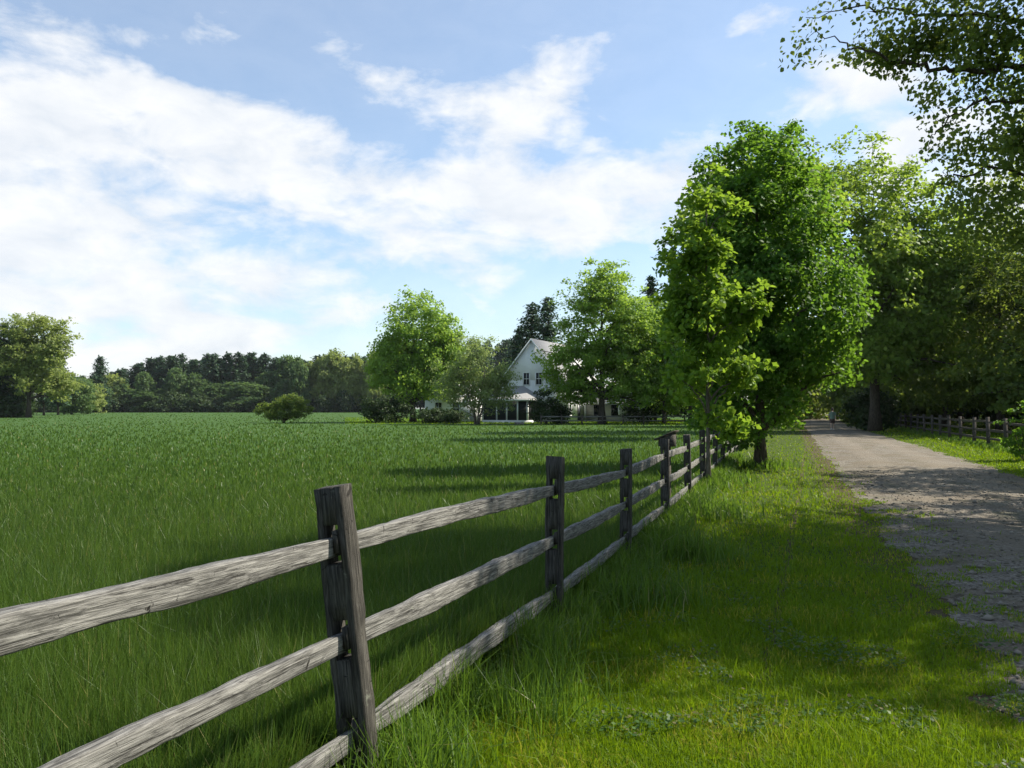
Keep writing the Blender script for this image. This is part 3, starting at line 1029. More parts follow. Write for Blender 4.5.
# trees closing the road's far end
for i, (px, y, r, hh, lab) in enumerate(((796, 112, 5.5, 15, 'dark round tree on the left where the road enters the shade'),
                                         (866, 100, 5.0, 15, 'dark leafy tree on the right just past the walker'),
                                         (902, 86, 6.0, 13, 'dark broad tree behind the far end of the right fence'),
                                         (826, 205, 9.0, 22, 'far tree closing the view at the end of the road'),
                                         (850, 160, 7.0, 18, 'tall tree on the right of the road on the rise'),
                                         (800, 168, 6.5, 18, 'tall tree on the left of the road on the rise'))):
    Xc = gx(px, y)
    if i in (3,):
        Xc += 3
    crown_tree('roadside_tree', lab, 'tree', (Xc, y, hgt(Xc, y)),
               [(0, 0, hh * 0.58, r, r, hh * 0.42), (0, 0, hh * 0.2, r * 1.0, r, hh * 0.22)],
               330, 34, 0.55, 'oak', 40 + i, 0.35, hh * 0.7, clump=1.7, shell=0.75, gap=-0.5, lumpf=0.3, limbs=12, lowstart=0.15)

for i, (px, y, r, z1, lab) in enumerate(((871, 64, 1.9, 3.4, 'dark bush at the foot of the huge ash'), (846, 118, 3.0, 4.5, 'dark bush on the right verge beyond the walker'),
                                         (822, 182, 6.0, 6.0, 'dark bush at the far end of the road'), (803, 150, 4.0, 5.0, 'dark bush left of the road on the rise'))):
    Xc = gx(px, y)
    crown_tree('verge_bush', lab, 'bush', (Xc, y, hgt(Xc, y)), [(0, 0, z1 * 0.5, r, r, z1 * 0.5)], 150, 30, 0.3, 'shrub', 210 + i, 0.06, z1 * 0.7,
               clump=0.7, shell=0.7, gap=-0.6, lumpf=0.8, limbs=10, stems=4)

# --- right side, beyond the second fence
for i, (px, y, r, z0, z1, mt, lab) in enumerate((
        (945, 74, 6.0, 1.6, 18.5, 'oak', 'tall dark oak behind the middle of the right fence'),
        (1000, 62, 6.8, 1.5, 19.5, 'oak', 'tallest dark oak behind the right field'),
        (1075, 54, 7.0, 1.5, 16.5, 'oak', 'dark spreading oak at the right edge behind the right field'),
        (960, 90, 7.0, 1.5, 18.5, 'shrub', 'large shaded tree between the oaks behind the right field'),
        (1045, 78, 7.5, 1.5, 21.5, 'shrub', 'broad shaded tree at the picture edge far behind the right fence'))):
    Xc = gx(px, y)
    hh = z1
    crown_tree('oak_tree', lab, 'tree', (Xc, y, hgt(Xc, y)),
               [(0, 0, (z0 + z1) / 2 + 0.8, r, r, (z1 - z0) / 2 - 0.6), (-r * 0.35, -0.5, z0 + 2.6, r * 0.85, r * 0.8, 2.6), (r * .4, 0, z0 + 3.2, r * .8, r * .8, 3)],
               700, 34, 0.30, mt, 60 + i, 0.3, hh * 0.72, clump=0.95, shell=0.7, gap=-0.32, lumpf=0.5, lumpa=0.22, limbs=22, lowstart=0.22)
for i, (px, y, r, hh) in enumerate(((905, 118, 6, 13), (940, 112, 6, 12), (975, 105, 6.5, 13), (1012, 100, 6, 14), (1050, 96, 6.5, 13), (920, 135, 6, 17), (990, 125, 7, 18), (1040, 120, 7, 18))):
    Xc = gx(px, y)
    if i == 0:
        proto_wood = crown_tree('wood_edge_tree', 'dark leafy tree of the wood beyond the right field', 'tree', (Xc, y, hgt(Xc, y)),
                                [(0, 0, 7.5, 6, 6, 5.5), (0, 0, 3.5, 6, 6, 3.4)], 330, 30, 0.6, 'shrub', 80, 0.3, 9, clump=1.7, shell=0.75, gap=-0.5, lumpf=0.3,
                                limbs=12, lowstart=0.15, group='trees of the wood beyond the right field')
    else:
        c = copy_tree(proto_wood)
        c.location = (Xc, y, hgt(Xc, y))
        c.rotation_euler = (0, 0, i * 1.3)
        c.scale = (r / 6, r / 6, hh / 13)

for i, (x, y, r, hh) in enumerate(((49, 57, 7, 18), (47, 47, 7, 17), (51, 68, 7.5, 18.5), (46, 37, 7, 16), (55, 79, 7.5, 19), (38, 41, 5.5, 13))):  # trees added out to the right to shade the oaks' lower crowns
    c = copy_tree(proto_wood)
    c.location = (x, y, hgt(x, y))
    c.rotation_euler = (0, 0, i * 1.7 + .4)
    c.scale = (r / 6, r / 6, hh / 13)

# --- the tree over the right edge whose branch hangs into the picture
def hide_over(p):
    """keep its leaves out of the low part of the view corridor over the road (the crown ends there)"""
    yy_ = np.maximum(p[:, 1], 0.5)
    px = 512 + F * p[:, 0] / yy_
    py = HOR - F * (p[:, 2] - CAMZ) / yy_
    low = np.interp(px, [770, 800, 850, 900, 918, 935, 960, 1000, 1030], [68, 66, 62, 78, 110, 205, 240, 280, 300])
    return (py > low) & (px < 1030) | (px < 783)


def over(pts, yb=10.8):
    return [(gx(px, yb + dy), yb + dy, gz(py, yb + dy)) for (px, py, dy) in pts]


crown_tree('overhanging_tree', 'large tree off the right edge reaching a leafy branch over the road', 'tree', (11.2, 12.0, hgt(11.2, 12.0)),
           [(-0.8, -0.4, 8.2, 4.4, 4.2, 3.6), (-5.0, -1.2, 6.75, 2.5, 1.0, 0.62), (-3.9, -1.0, 5.4, 1.9, 1.4, 1.6), (-3.0, -0.6, 4.6, 1.7, 1.3, 1.1), (-4.2, -0.8, 4.9, 1.4, 1.1, 1.1), (1, 1.5, 6.5, 3.5, 3.5, 3), (-4.6, -1.4, 7.8, 2.4, 1.5, 0.9), (-4.2, -3.8, 8.0, 2.6, 2.0, 0.8), (-2.2, -2.4, 8.2, 2.4, 2.0, 1.0), (-3.4, -3.2, 8.4, 2.8, 2.0, 0.8),
            (-4.6, -1.2, 6.7, 2.4, 0.9, 0.6), (-5.2, -1.2, 6.9, 2.2, 0.9, 0.6), (-5.6, -1.2, 6.6, 1.9, 0.7, 0.5), (-3.6, -1, 5.2, 1.8, 1.2, 1.5)],
           2300, 27, 0.070, 'oak', 33, 0.30, 8.5, clump=0.34, shell=0.85, gap=0.06, lumpf=1.9, lumpa=0.15, hexa=True, limbs=30, lowstart=0.35, scale=0.75, flat=0.7,
           zmin=2.6, hide=hide_over, endx=-1.5,
           paths=[(over([(1075, 75, .4), (1024, 60, .2), (975, 67, 0), (935, 63, -.1), (894, 54, -.1), (854, 40, -.2), (815, 30, -.2)]), 0.060, 0.004),
                  (over([(1080, 120, .3), (1020, 96, .1), (985, 95, 0), (950, 118, -.1), (930, 145, -.1)]), 0.038, 0.004),
                  (over([(1080, 190, .3), (1010, 165, .2), (960, 176, .1), (940, 186, .1)]), 0.038, 0.004),
                  (over([(1080, 30, .2), (1000, 10, .1), (930, 8, 0), (870, 0, -.1), (810, 12, -.1)]), 0.04, 0.004)])

# --- roadside tree further along, out of the frame on the right, that shades the road
crown_tree('roadside_tree', 'full oak on the right verge just past the picture edge', 'tree', (19.6, 21.5, hgt(19.6, 21.5)),
           [(0, 0, 7.2, 3.9, 4.0, 3.6), (0.5, 0.5, 4.6, 3.2, 3.2, 2.2)],
           480, 60, 0.17, 'oak', 35, 0.25, 8, clump=0.75, shell=0.7, gap=-0.3, lumpf=0.7, limbs=18)

crown_tree('roadside_tree', 'tall oak on the right verge just outside the right edge of the view', 'tree', (12.0, 10.4, hgt(12.0, 10.4)),
           [(0, 0, 9.8, 4.0, 3.3, 4.4), (-0.2, 0.2, 7.0, 3.2, 3.0, 2.6)],
           700, 70, 0.13, 'oak', 36, 0.25, 10.5, clump=0.50, shell=0.8, gap=0.10, lumpf=0.9, limbs=20)
near_oak = crown_tree('roadside_tree', 'broad oak behind the overhanging tree on the right verge', 'tree', (18.2, 14.2, hgt(18.2, 14.2)),
           [(0, 0, 8.6, 4.1, 3.8, 4.0), (-0.4, 0, 6.0, 3.4, 3.2, 2.6)],
           560, 70, 0.15, 'oak', 38, 0.25, 10, clump=0.55, shell=0.8, gap=0.08, lumpf=0.8, limbs=20)

for i, (x, y, q_, lab) in enumerate(((16.8, 4.0, 1.15, 'added unseen oak on the right verge beside the viewpoint, blocking sky light'), (15.5, -5.0, 1.2, 'added unseen oak right of the road behind the viewpoint, blocking sky light'),
                                    (3.0, -9.5, 1.2, 'added unseen oak on the mown strip behind the viewpoint, blocking sky light'))):
    c = copy_tree(near_oak)  # added oaks out of view, cutting sky light to deepen the strip's shade
    c.location = (x, y, float(hgt(x, y)))
    c.rotation_euler = (0, 0, 1.1 + i * 1.9)
    c.scale = (q_, q_, q_)
    c['label'] = lab

# --- leafy bush on the right verge
Yc = 27
crown_tree('verge_bush', 'small leafy bush on the right verge at the picture edge', 'bush', (gx(1022, Yc), Yc, hgt(15, Yc)),
           [(0, 0, 1.1, 0.75, 0.75, 0.75), (0.3, 0, 1.7, 0.6, 0.6, 0.5), (-0.1, 0, 0.5, .5, .5, .4)], 60, 26, 0.11, 'maple', 37, 0.04, 1.4, clump=0.22, shell=0.8, gap=-0.5,
           lumpf=1.5, hexa=True, limbs=10, stems=3, scale=.5)

# --- by the house
Yc = 100
Xc = gx(413, Yc)
crown_tree('field_maple_tree', 'tall rounded green maple left of the white house', 'tree', (Xc, Yc, hgt(Xc, Yc)),
           [(0.9, 0, 11.0, 5.0, 4.8, 5.4), (0.6, 0, 6.6, 5.6, 5, 4.6), (-2.6, 0, 7.5, 3.0, 3, 3.8), (4.0, 0, 9.4, 2.5, 2.8, 3.0)],
           900, 44, 0.32, 'bright', 51, 0.38, 12, clump=1.05, shell=0.62, gap=-0.32, lumpf=0.55, lumpa=0.2, limbs=20, lowstart=0.2)
Yc = 90
Xc = gx(602, Yc)
crown_tree('field_maple_tree', 'big spreading green maple in front of the white house', 'tree', (Xc, Yc, hgt(Xc, Yc)),
           [(0.0, 0, 12.0, 5.2, 4.8, 5.4), (-2.6, 0, 7.0, 4.6, 4, 3.0), (3.0, 0, 6.8, 4.2, 4, 3.8), (0.4, 0, 15.6, 3.3, 3.2, 2.9), (3.6, 0, 11, 3.0, 3, 3.4), (3.4, -1, 3.6, 3.4, 3, 1.6), (-4.2, 0, 5.0, 2.6, 2.6, 1.2), (-2.6, 0, 3.4, 2.4, 2.4, 1.3)],
           1050, 44, 0.30, 'bright', 52, 0.40, 13.5, clump=1.0, shell=0.65, gap=-0.20, lumpf=0.55, lumpa=0.22, limbs=28, lowstart=0.22, flat=0.42)
Yc = 88
Xc = gx(477, Yc)
crown_tree('willow_shrub', 'pale grey green airy willow in front of the white outbuilding', 'tree', (Xc, Yc, hgt(Xc, Yc)),
           [(0.0, 0, 6.6, 3.9, 3, 3.2), (-2.0, 0, 4.8, 3.2, 2.5, 2.6), (2.4, 0, 4.4, 2.1, 2.2, 2.8), (0.4, 0, 3.0, 3.4, 2.5, 2.2)],
           440, 34, 0.22, 'willow', 53, 0.16, 6.2, clump=0.8, shell=0.75, gap=-0.22, lumpf=0.6, lumpa=0.2, limbs=24, stems=6, bark='barkgrey', lowstart=0.1, scale=0.8)
for i, (px, y, r, z1, lab, mt) in enumerate(((664, 94, 4.2, 15.0, 'light green tree right of the big spreading maple', 'bright'), (690, 90, 3.6, 14, 'light green tree half hidden behind the young maple', 'bright'),
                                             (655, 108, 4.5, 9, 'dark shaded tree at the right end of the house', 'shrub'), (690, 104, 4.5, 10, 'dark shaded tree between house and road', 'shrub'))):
    Xc = gx(px, y)
    crown_tree('garden_tree', lab, 'tree', (Xc, y, hgt(Xc, y)),
               [(0, 0, z1 * 0.62, r, r, z1 * 0.38), (0, 0, z1 * 0.36, r * 1.05, r, z1 * 0.28)],
               430, 36, 0.34, mt, 90 + i, 0.22, z1 * 0.75, clump=1.05, shell=0.65, gap=-0.3, lumpf=0.5, limbs=16)
shr = [(376, 94, 1.9, 3.6, 'dark low shrub at the foot of the rounded maple'), (432, 93, 1.8, 1.9, 'low dark bush in front of the outbuilding'), (452, 92, 1.7, 1.6, 'low rounded bush under the pale willow'),
       (546, 90, 1.9, 4.1, 'dark upright shrub at the corner of the screened porch'), (395, 96, 2.4, 3.0, 'dark spreading shrub right of the low shrub'), (640, 95, 2.2, 3.2, 'dark bushy shrub in front of the low right wing of the house'), (560, 92, 1.2, 2.2, 'small dark shrub next to the fence by the house')]
for i, (px, y, r, z1, lab) in enumerate(shr):
    Xc = gx(px, y)
    crown_tree('garden_shrub', lab, 'shrub', (Xc, y, hgt(Xc, y)), [(0, 0, z1 * 0.5, r, r, z1 * 0.5)], 90, 26, 0.24, 'shrub', 110 + i, 0.07, z1 * 0.7,
               clump=0.55, shell=0.7, gap=-0.6, lumpf=0.8, limbs=10, stems=4)
Yc = 97
Xc = gx(284, Yc)
crown_tree('field_bush', 'low wide bush standing alone in the hay field', 'bush', (Xc, Yc, hgt(Xc, Yc)),
           [(0.0, 0, 1.6, 3.0, 2.2, 1.35), (0.7, 0, 2.6, 1.7, 1.6, 0.95), (-1.7, 0, 1.6, 1.7, 1.6, 1.1), (2.1, 0, 1.9, 1.3, 1.3, 1.0)], 300, 34, 0.20, 'oak', 55, 0.09, 2.2, clump=0.45,
           shell=0.6, gap=-0.3, lumpf=1.0, limbs=18, stems=5, lowstart=0.1, scale=.6)

# conifers behind the house
for i, (px, y, H, R, lab) in enumerate(((532, 132, 19.5, 4.2, 'tall dark pine behind the house gable'), (548, 128, 19.8, 4.5, 'dark pine half hidden by the spreading maple'),
                                        (520, 138, 16.0, 3.6, 'shorter dark pine left of the gable pine'),
                                        (652, 130, 23.5, 5.0, 'tall dark pine behind the light green trees'), (676, 134, 25, 5.0, 'tall dark pine left of the dense maple'), (625, 138, 22, 4.6, 'tall dark pine behind the spreading maple'))):
    Xc = gx(px, y)
    pine_tree('pine_tree', lab, 'tree', (Xc, y, hgt(Xc, y)), H, R, 130 + i, card=0.5, percard=55)

# --- the far edge of the field: tree line
protos_p = []
protos_d = []
for i in range(4):
    protos_p.append(pine_tree('pine_tree', 'dark pine in the far tree line across the field', 'tree', (0, 0, 0), 21 + i, 5.6, 150 + i, card=0.85, percard=42, whorl=0.7, lowest=0.1,
                              group='pines of the far tree line', shape=0.55))
for i in range(4):
    protos_d.append(crown_tree('broadleaf_tree', 'green leafy tree in the far tree line across the field', 'tree', (0, 0, 0),
                               [(0, 0, 8.5, 4.6, 4.6, 5.2), (0.8 - 0.5 * i, 0, 5, 5.0, 5, 4.0), (1.5 * (i % 2), 0, 11, 2.8, 3, 3)], 240, 34, 0.75,
                               ('far', 'far', 'farolive', 'farolive')[i], 160 + i, 0.3, 9, clump=1.4, shell=0.65, gap=-0.35, lumpf=0.5, limbs=12,
                               group='leafy trees of the far tree line'))
    if i > 1:
        protos_d[-1]['label'] = 'pale olive tree in the far tree line across the field'
        protos_d[-1]['group'] = 'pale olive trees of the far tree line'
proto_low = crown_tree('broadleaf_tree', 'low dark leafy tree at the foot of the far tree line', 'tree', (0, 0, 0),
                       [(0, 0, 2.6, 4.2, 4.2, 2.6), (1.5, 1, 4.4, 2.4, 2.4, 1.6)], 150, 34, 0.75, 'shrub', 166, 0.2, 3.5, clump=1.2, shell=0.7, gap=-0.5, lumpf=0.6, limbs=10,
                       group='low trees at the foot of the far tree line')
used = set()


def put(proto, px, y, sx, sz_, rz, label=None):
    if proto.name in used:
        o = copy_tree(proto)
    else:
        o = proto
        used.add(proto.name)
    x = gx(px, y)
    o.location = (x, y, hgt(x, y))
    o.rotation_euler = (0, 0, rz)
    o.scale = (sx, sx, sz_)
    if label:
        o['label'] = label
    return o


R2 = random.Random(4)
# pines: px, distance, top row in the picture
tops = {}
for k, px in enumerate(np.arange(84, 520, 7.0)):
    y = 352 + R2.uniform(-12, 25)
    px2 = px + R2.uniform(-3, 3)
    top = np.interp(px, [84, 105, 130, 160, 230, 300, 345, 380, 430, 520], [376, 372, 364, 357, 354, 357, 357, 352, 348, 336]) + R2.uniform(-3, 4)
    Hh = (HOR - top) / F * y + 1.8
    pr = protos_p[k % 4]
    put(pr, px2, y, 1.0 * R2.uniform(0.95, 1.25), Hh / (21 + k % 4), R2.uniform(0, 6.2))
for k, px in enumerate(np.arange(90, 390, 9.0)):
    y = 330 + R2.uniform(-8, 8)
    px2 = px + R2.uniform(-4, 4)
    top = np.interp(px, [90, 130, 180, 235, 262, 290, 330, 390], [385, 386, 380, 384, 376, 372, 366, 362]) + R2.uniform(-14, 9)
    Hh = (HOR - top) / F * y + 1.8
    pale = px > 300 or R2.random() < 0.08
    pr = protos_d[(2 if pale else 0) + k % 2]
    put(pr, px2, y, 1.05 * R2.uniform(0.75, 1.4), Hh / 13.6, R2.uniform(0, 6.2))
# undergrowth at the wood's foot, low leafy edge
for k, px in enumerate(np.arange(-60, 400, 8.5)):
    y = 322 + R2.uniform(-4, 9)
    put(proto_low, px + R2.uniform(-3, 3), y, R2.uniform(0.8, 1.2), R2.uniform(0.6, 1.5), R2.uniform(0, 6.2))
put(protos_p[1], 100, 300, 0.8, (HOR - 358) / F * 300 / 21 + .08, 1.0, 'narrow dark pine standing out at the left end of the far tree line')
# --- group at the left edge
Yc = 150
Xc = gx(29, Yc)
crown_tree('oak_tree', 'tall yellow green oak at the left edge of the field', 'tree', (Xc, Yc, hgt(Xc, Yc)),
           [(0.5, 0, 16.0, 5.6, 5, 4.6), (3.8, 0, 14.0, 5.2, 4, 3.2), (1.0, 0, 9.0, 6.2, 5, 4.6), (-2.5, 0, 12, 4.5, 4, 5), (5.5, 0, 6.5, 4.0, 3.5, 3.0)],
           560, 36, 0.46, 'farolive', 170, 0.42, 16, clump=1.4, shell=0.65, gap=-0.12, lumpf=0.42, lumpa=0.25, limbs=24, lowstart=0.2, flat=0.42)
for i, (px, y, H, R, lab) in enumerate(((2, 152, 18.0, 4.4, 'tall dark pine at the left edge beside the yellow green oak'), (-18, 150, 22, 5, 'tall dark pine furthest left'), (14, 165, 19, 4.5, 'dark pine behind the yellow green oak'),
                                        (58, 205, 15.5, 4.2, 'dark pine right of the yellow green oak'), (44, 190, 16, 4.2, 'dark pine just behind the oak trunk'))):
    pine_tree('pine_tree', lab, 'tree', (gx(px, y), y, hgt(-60, y)), H, R, 180 + i, card=0.6, percard=50)
for i, (px, y, r, z1, mt, lab) in enumerate(((72, 215, 5, 11, 'far', 'green leafy tree right of the left edge oak'), (88, 240, 5, 10.5, 'farolive', 'olive leafy tree left of the narrow pine'),
                                            (8, 152, 4, 5, 'shrub', 'low leafy tree under the left edge pines'), (-8, 152, 4, 6, 'shrub', 'leafy tree at the very left edge'))):
    crown_tree('broadleaf_tree', lab, 'tree', (gx(px, y), y, hgt(-60, y)), [(0, 0, z1 * .6, r, r, z1 * .4), (0, 0, z1 * .33, r, r, z1 * .3)], 260, 32, 0.55, mt, 190 + i, 0.25, z1 * .7,
               clump=1.3, shell=0.65, gap=-0.4, lumpf=0.5, limbs=12)

# ------------------------------------------------------------------ house
M['paint'] = None


def clap_mat(name, color):
    m, t, out = new_mat(name)
    tcn = t.node('ShaderNodeTexCoord')
    sp = t.node('ShaderNodeSeparateXYZ')
    t.l.new(tcn.outputs['Object'], sp.inputs[0])
    fr = t.math('FRACT', t.math('MULTIPLY', sp.outputs[2], 1 / 0.16))
    n = t.noise(tcn.outputs['Object'], 1.6, 6, 0.65)
    col = t.ramp(n, [(0.3, tuple(c * 0.9 for c in color)), (0.7, color)])
    seam = t.smooth(fr, 0.10, 0.0)
    col = t.mix(t.math('MULTIPLY', seam, 0.45), col, (0.25, 0.26, 0.26, 1))
    p = t.node('ShaderNodeBsdfPrincipled')
    t.l.new(col, p.inputs['Base Color'])
    p.inputs['Roughness'].default_value = 0.6
    b = t.node('ShaderNodeBump')
    b.inputs['Strength'].default_value = 0.6
    b.inputs['Distance'].default_value = 0.03
    t.l.new(fr, b.inputs['Height'])
    t.l.new(b.outputs[0], p.inputs['Normal'])
    t.l.new(p.outputs[0], out.inputs[0])
    return m


M['clap'] = clap_mat('white_clapboard', (0.84, 0.845, 0.81))
M['trim'] = simple_mat('white_trim', (0.80, 0.80, 0.78), 0.5, 0.4, 0.05)
M['shingle'] = simple_mat('grey_shingle', (0.30, 0.30, 0.30), 0.85, 0.2, 0.25, 14.0, 0.5, 40)
M['paleshingle'] = simple_mat('pale_shingle', (0.42, 0.415, 0.40), 0.85, 0.2, 0.15, 14.0, 0.5, 40)
M['screen'] = simple_mat('insect_screen', (0.018, 0.022, 0.022), 0.6, 0.3, 0.2)
M['brick'] = simple_mat('brick', (0.27, 0.10, 0.07), 0.9, 0.2, 0.3, 20)
m_, t_, o_ = new_mat('window_glass')
pg = t_.node('ShaderNodeBsdfPrincipled')
pg.inputs['Base Color'].default_value = (0.02, 0.025, 0.03, 1)
pg.inputs['Roughness'].default_value = 0.05
pg.inputs['Specular IOR Level'].default_value = 0.6
t_.l.new(pg.outputs[0], o_.inputs[0])
M['glass'] = m_
M['doorpaint'] = simple_mat('dark_door_paint', (0.03, 0.035, 0.04), 0.4, 0.4, 0.1)


def window(root, x, y, z, wd, hh, face, cols=2, rows=2):
    """a sash window; face 'front' looks along -y, 'side' along +x (in the house's own axes)"""
    def bx(mb, a0, a1, d0, d1, z0, z1):
        if face == 'front':
            mb.box(x + a0, x + a1, y - d1, y - d0, z + z0, z + z1)
        else:
            mb.box(x + d0, x + d1, y + a0, y + a1, z + z0, z + z1)
    f = MB()
    t = 0.11
    bx(f, -wd / 2 - t, -wd / 2, 0.003, 0.06, -t, hh + t)
    bx(f, wd / 2, wd / 2 + t, 0.003, 0.06, -t, hh + t)
    bx(f, -wd / 2, wd / 2, 0.003, 0.06, hh, hh + t)
    bx(f, -wd / 2, wd / 2, 0.003, 0.09, -t, 0)
    fo = f.build('window', M['trim'], root)
    g = MB()
    bx(g, -wd / 2, wd / 2, 0.004, 0.018, 0, hh)
    g.build('pane', M['glass'], fo)
    mu = MB()
    bx(mu, -wd / 2, wd / 2, 0.0185, 0.045, hh / 2 - 0.03, hh / 2 + 0.03)
    for c in range(1, cols):
        xx_ = -wd / 2 + wd * c / cols
        bx(mu, xx_ - 0.018, xx_ + 0.018, 0.0185, 0.04, 0, hh / 2 - 0.032)
        bx(mu, xx_ - 0.018, xx_ + 0.018, 0.0185, 0.04, hh / 2 + 0.032, hh)
    mu.build('sash_bar', M['trim'], fo)
    return fo


HY = 100.0
ang = math.radians(-25)        # house depth axis leans to the right
hx = gx(532, HY)
house = empty('farmhouse', (hx, HY, -0.2), ang)
tag(house, 'white clapboard farmhouse with steep gable and screened porch', 'house')
# own axes: x across the gable, y away along the ridge
HW, EAVE, RIDGE, LEN = 4.25, 5.3, 10.35, 13.0
wb = MB()
wb.box(-HW, HW, 0, LEN, -0.3, EAVE)
wb.poly_prism([(-HW, 0, EAVE), (HW, 0, EAVE), (0, 0, RIDGE - 0.05)], (0, LEN, 0))
wb.build('wall', M['clap'], house)
rb = MB()
sl = (RIDGE - EAVE) / HW
ov = 0.35
for sgn in (-1, 1):
    pts = [(0, -ov, RIDGE), (sgn * (HW + ov), -ov, EAVE - sl * ov), (sgn * (HW + ov), -ov, EAVE - sl * ov + 0.16), (0, -ov, RIDGE + 0.2)]
    rb.poly_prism(pts, (0, LEN + 2 * ov, 0))
roof = rb.build('roof', M['paleshingle'], house)
tb = MB()
for sgn in (-1, 1):   # white rake boards along the gable
    tb.poly_prism([(0, -ov - 0.03, RIDGE - 0.06), (sgn * (HW + ov), -ov - 0.03, EAVE - sl * ov - 0.06), (sgn * (HW + ov), -ov - 0.03, EAVE - sl * ov + 0.18), (0, -ov - 0.03, RIDGE + 0.19)], (0, 0.028, 0))
tb.build('rake_board', M['trim'], house)
for xw in (-0.75, 0.95):
    window(house, xw, 0, 4.75, 0.75, 1.45, 'front')
window(house, 2.9, 0, 1.4, 0.8, 1.5, 'front')
for yw in (2.2, 5.6, 9.0, 11.6):
    window(house, HW, yw, 3.6, 0.8, 1.35, 'side')
for yw in (2.2, 9.0, 11.6):
    window(house, HW, yw, 0.9, 0.8, 1.5, 'side')
db = MB()
db.box(HW + 0.003, HW + 0.06, 4.9, 5.9, 0.15, 2.3)
door = db.build('door', M['doorpaint'], house)
hb = MB()
hb.tube([(HW + 0.06, 5.75, 1.15), (HW + 0.12, 5.75, 1.15)], [0.035, 0.04], 8)
hb.build('handle', M['trim'], door)
# screened porch in front of the gable
pb = MB()
PX0, PX1, PY0 = -4.9, 1.3, -4.2
pb.box(PX0, PX1, PY0, -0.005, -0.2, 0.32)
porch = pb.build('porch', M['trim'], house)
pr_ = MB()
e = 0.35
ez = 2.95
apex0, apex1 = (-3.0, -0.005, 4.6), (-1.2, -0.005, 4.6)
A_ = [(PX0 - e, PY0 - e, ez), (PX1 + e, PY0 - e, ez), (PX1 + e, -0.005, ez), (PX0 - e, -0.005, ez)]
pr_.add([*A_, apex0, apex1], [(0, 1, 5, 4)], [(1, 2, 5), (0, 4, 3)])
pr_.add([(p[0], p[1], p[2] - 0.02) for p in A_], [(3, 2, 1, 0)])
pr_.build('porch_roof', M['shingle'], porch)
fb = MB()
fb.box(PX0 - e + .02, PX1 + e - .02, PY0 - e + .02, PY0 - e + 0.2, ez - 0.32, ez - 0.03)
fb.box(PX1 + e - .2, PX1 + e - .02, PY0 - e + 0.2, -0.01, ez - 0.32, ez - 0.03)
fb.box(PX0 - e + .02, PX0 - e + .2, PY0 - e + 0.2, -0.01, ez - 0.32, ez - 0.03)
fb.build('fascia', M['trim'], porch)
for xp in (PX0 + .1, -2.9, -1.55, -0.1, PX1 - .1):
    q = MB()
    q.box(xp - 0.09, xp + 0.09, PY0 + 0.02, PY0 + 0.2, 0.32, ez - 0.32)
    q.build('porch_post', M['trim'], porch)
sb = MB()
sb.box(PX0 + 0.15, PX1 - 0.15, PY0 + 0.09, PY0 + 0.12, 0.33, ez - 0.33)
sb.box(PX1 - 0.13, PX1 - 0.10, PY0 + 0.2, -0.02, 0.33, ez - 0.33)
sb.box(PX0 + 0.10, PX0 + 0.13, PY0 + 0.2, -0.02, 0.33, ez - 0.33)
sb.build('screen', M['screen'], porch)

# lower right wing with its own porch posts
wing = MB()
wing.box(HW + 0.01, HW + 7.5, 8.0, 13.5, -0.3, 2.9)
wing.poly_prism([(HW + 0.01, 8.0, 2.9), (HW + 0.01, 13.5, 2.9), (HW + 0.01, 10.75, 5.2)], (7.49, 0, 0))
wg = wing.build('side_wing', M['clap'], house)
wr = MB()
wr.poly_prism([(HW + 0.02, 7.55, 2.62), (HW + 0.02, 10.75, 5.25), (HW + 0.02, 10.75, 5.42), (HW + 0.02, 7.55, 2.80)], (7.8, 0, 0))
wr.poly_prism([(HW + 0.02, 13.95, 2.62), (HW + 0.02, 13.95, 2.80), (HW + 0.02, 10.75, 5.42), (HW + 0.02, 10.75, 5.25)], (7.8, 0, 0))
wr.build('wing_roof', M['paleshingle'], wg)
for xw in (HW + 1.6, HW + 4.0, HW + 6.2):
    wp = MB()
    wp.box(xw - 0.45, xw + 0.45, 7.94, 7.996, 0.8, 2.2)
    wp.build('window', M['glass'], wg)
for xw in (HW + 0.5, HW + 2.8, HW + 5.1, HW + 7.3):
    pp = MB()
    pp.box(xw - 0.08, xw + 0.08, 6.35, 6.51, -0.1, 2.35)
    pp.build('porch_post', M['trim'], wg)
pp = MB()
pp.box(HW + 0.3, HW + 7.5, 6.28, 7.99, 2.35, 2.5)
pp.build('porch_roof', M['trim'], wg)

# white outbuilding to the left
ob = empty('outbuilding', (gx(447, 104), 104, -0.2), math.radians(-20))
tag(ob, 'small white outbuilding half hidden behind the pale willow', 'building')
q = MB()
q.box(-3.2, 3.2, 0, 6, -0.3, 3.4)
q.poly_prism([(-3.2, 0, 3.4), (-3.2, 6, 3.4), (-3.2, 3, 5.2)], (6.4, 0, 0))
q.build('wall', M['clap'], ob)
q = MB()
q.poly_prism([(-3.5, -0.4, 3.17), (-3.5, 3, 5.25), (-3.5, 3, 5.4), (-3.5, -0.4, 3.34)], (7, 0, 0))
q.poly_prism([(-3.5, 6.4, 3.17), (-3.5, 6.4, 3.34), (-3.5, 3, 5.4), (-3.5, 3, 5.25)], (7, 0, 0))
q.build('roof', M['paleshingle'], ob)
window(ob, 1.3, 0, 1.1, 0.9, 1.4, 'front')
window(ob, -1.2, 0, 1.1, 0.9, 1.4, 'front')

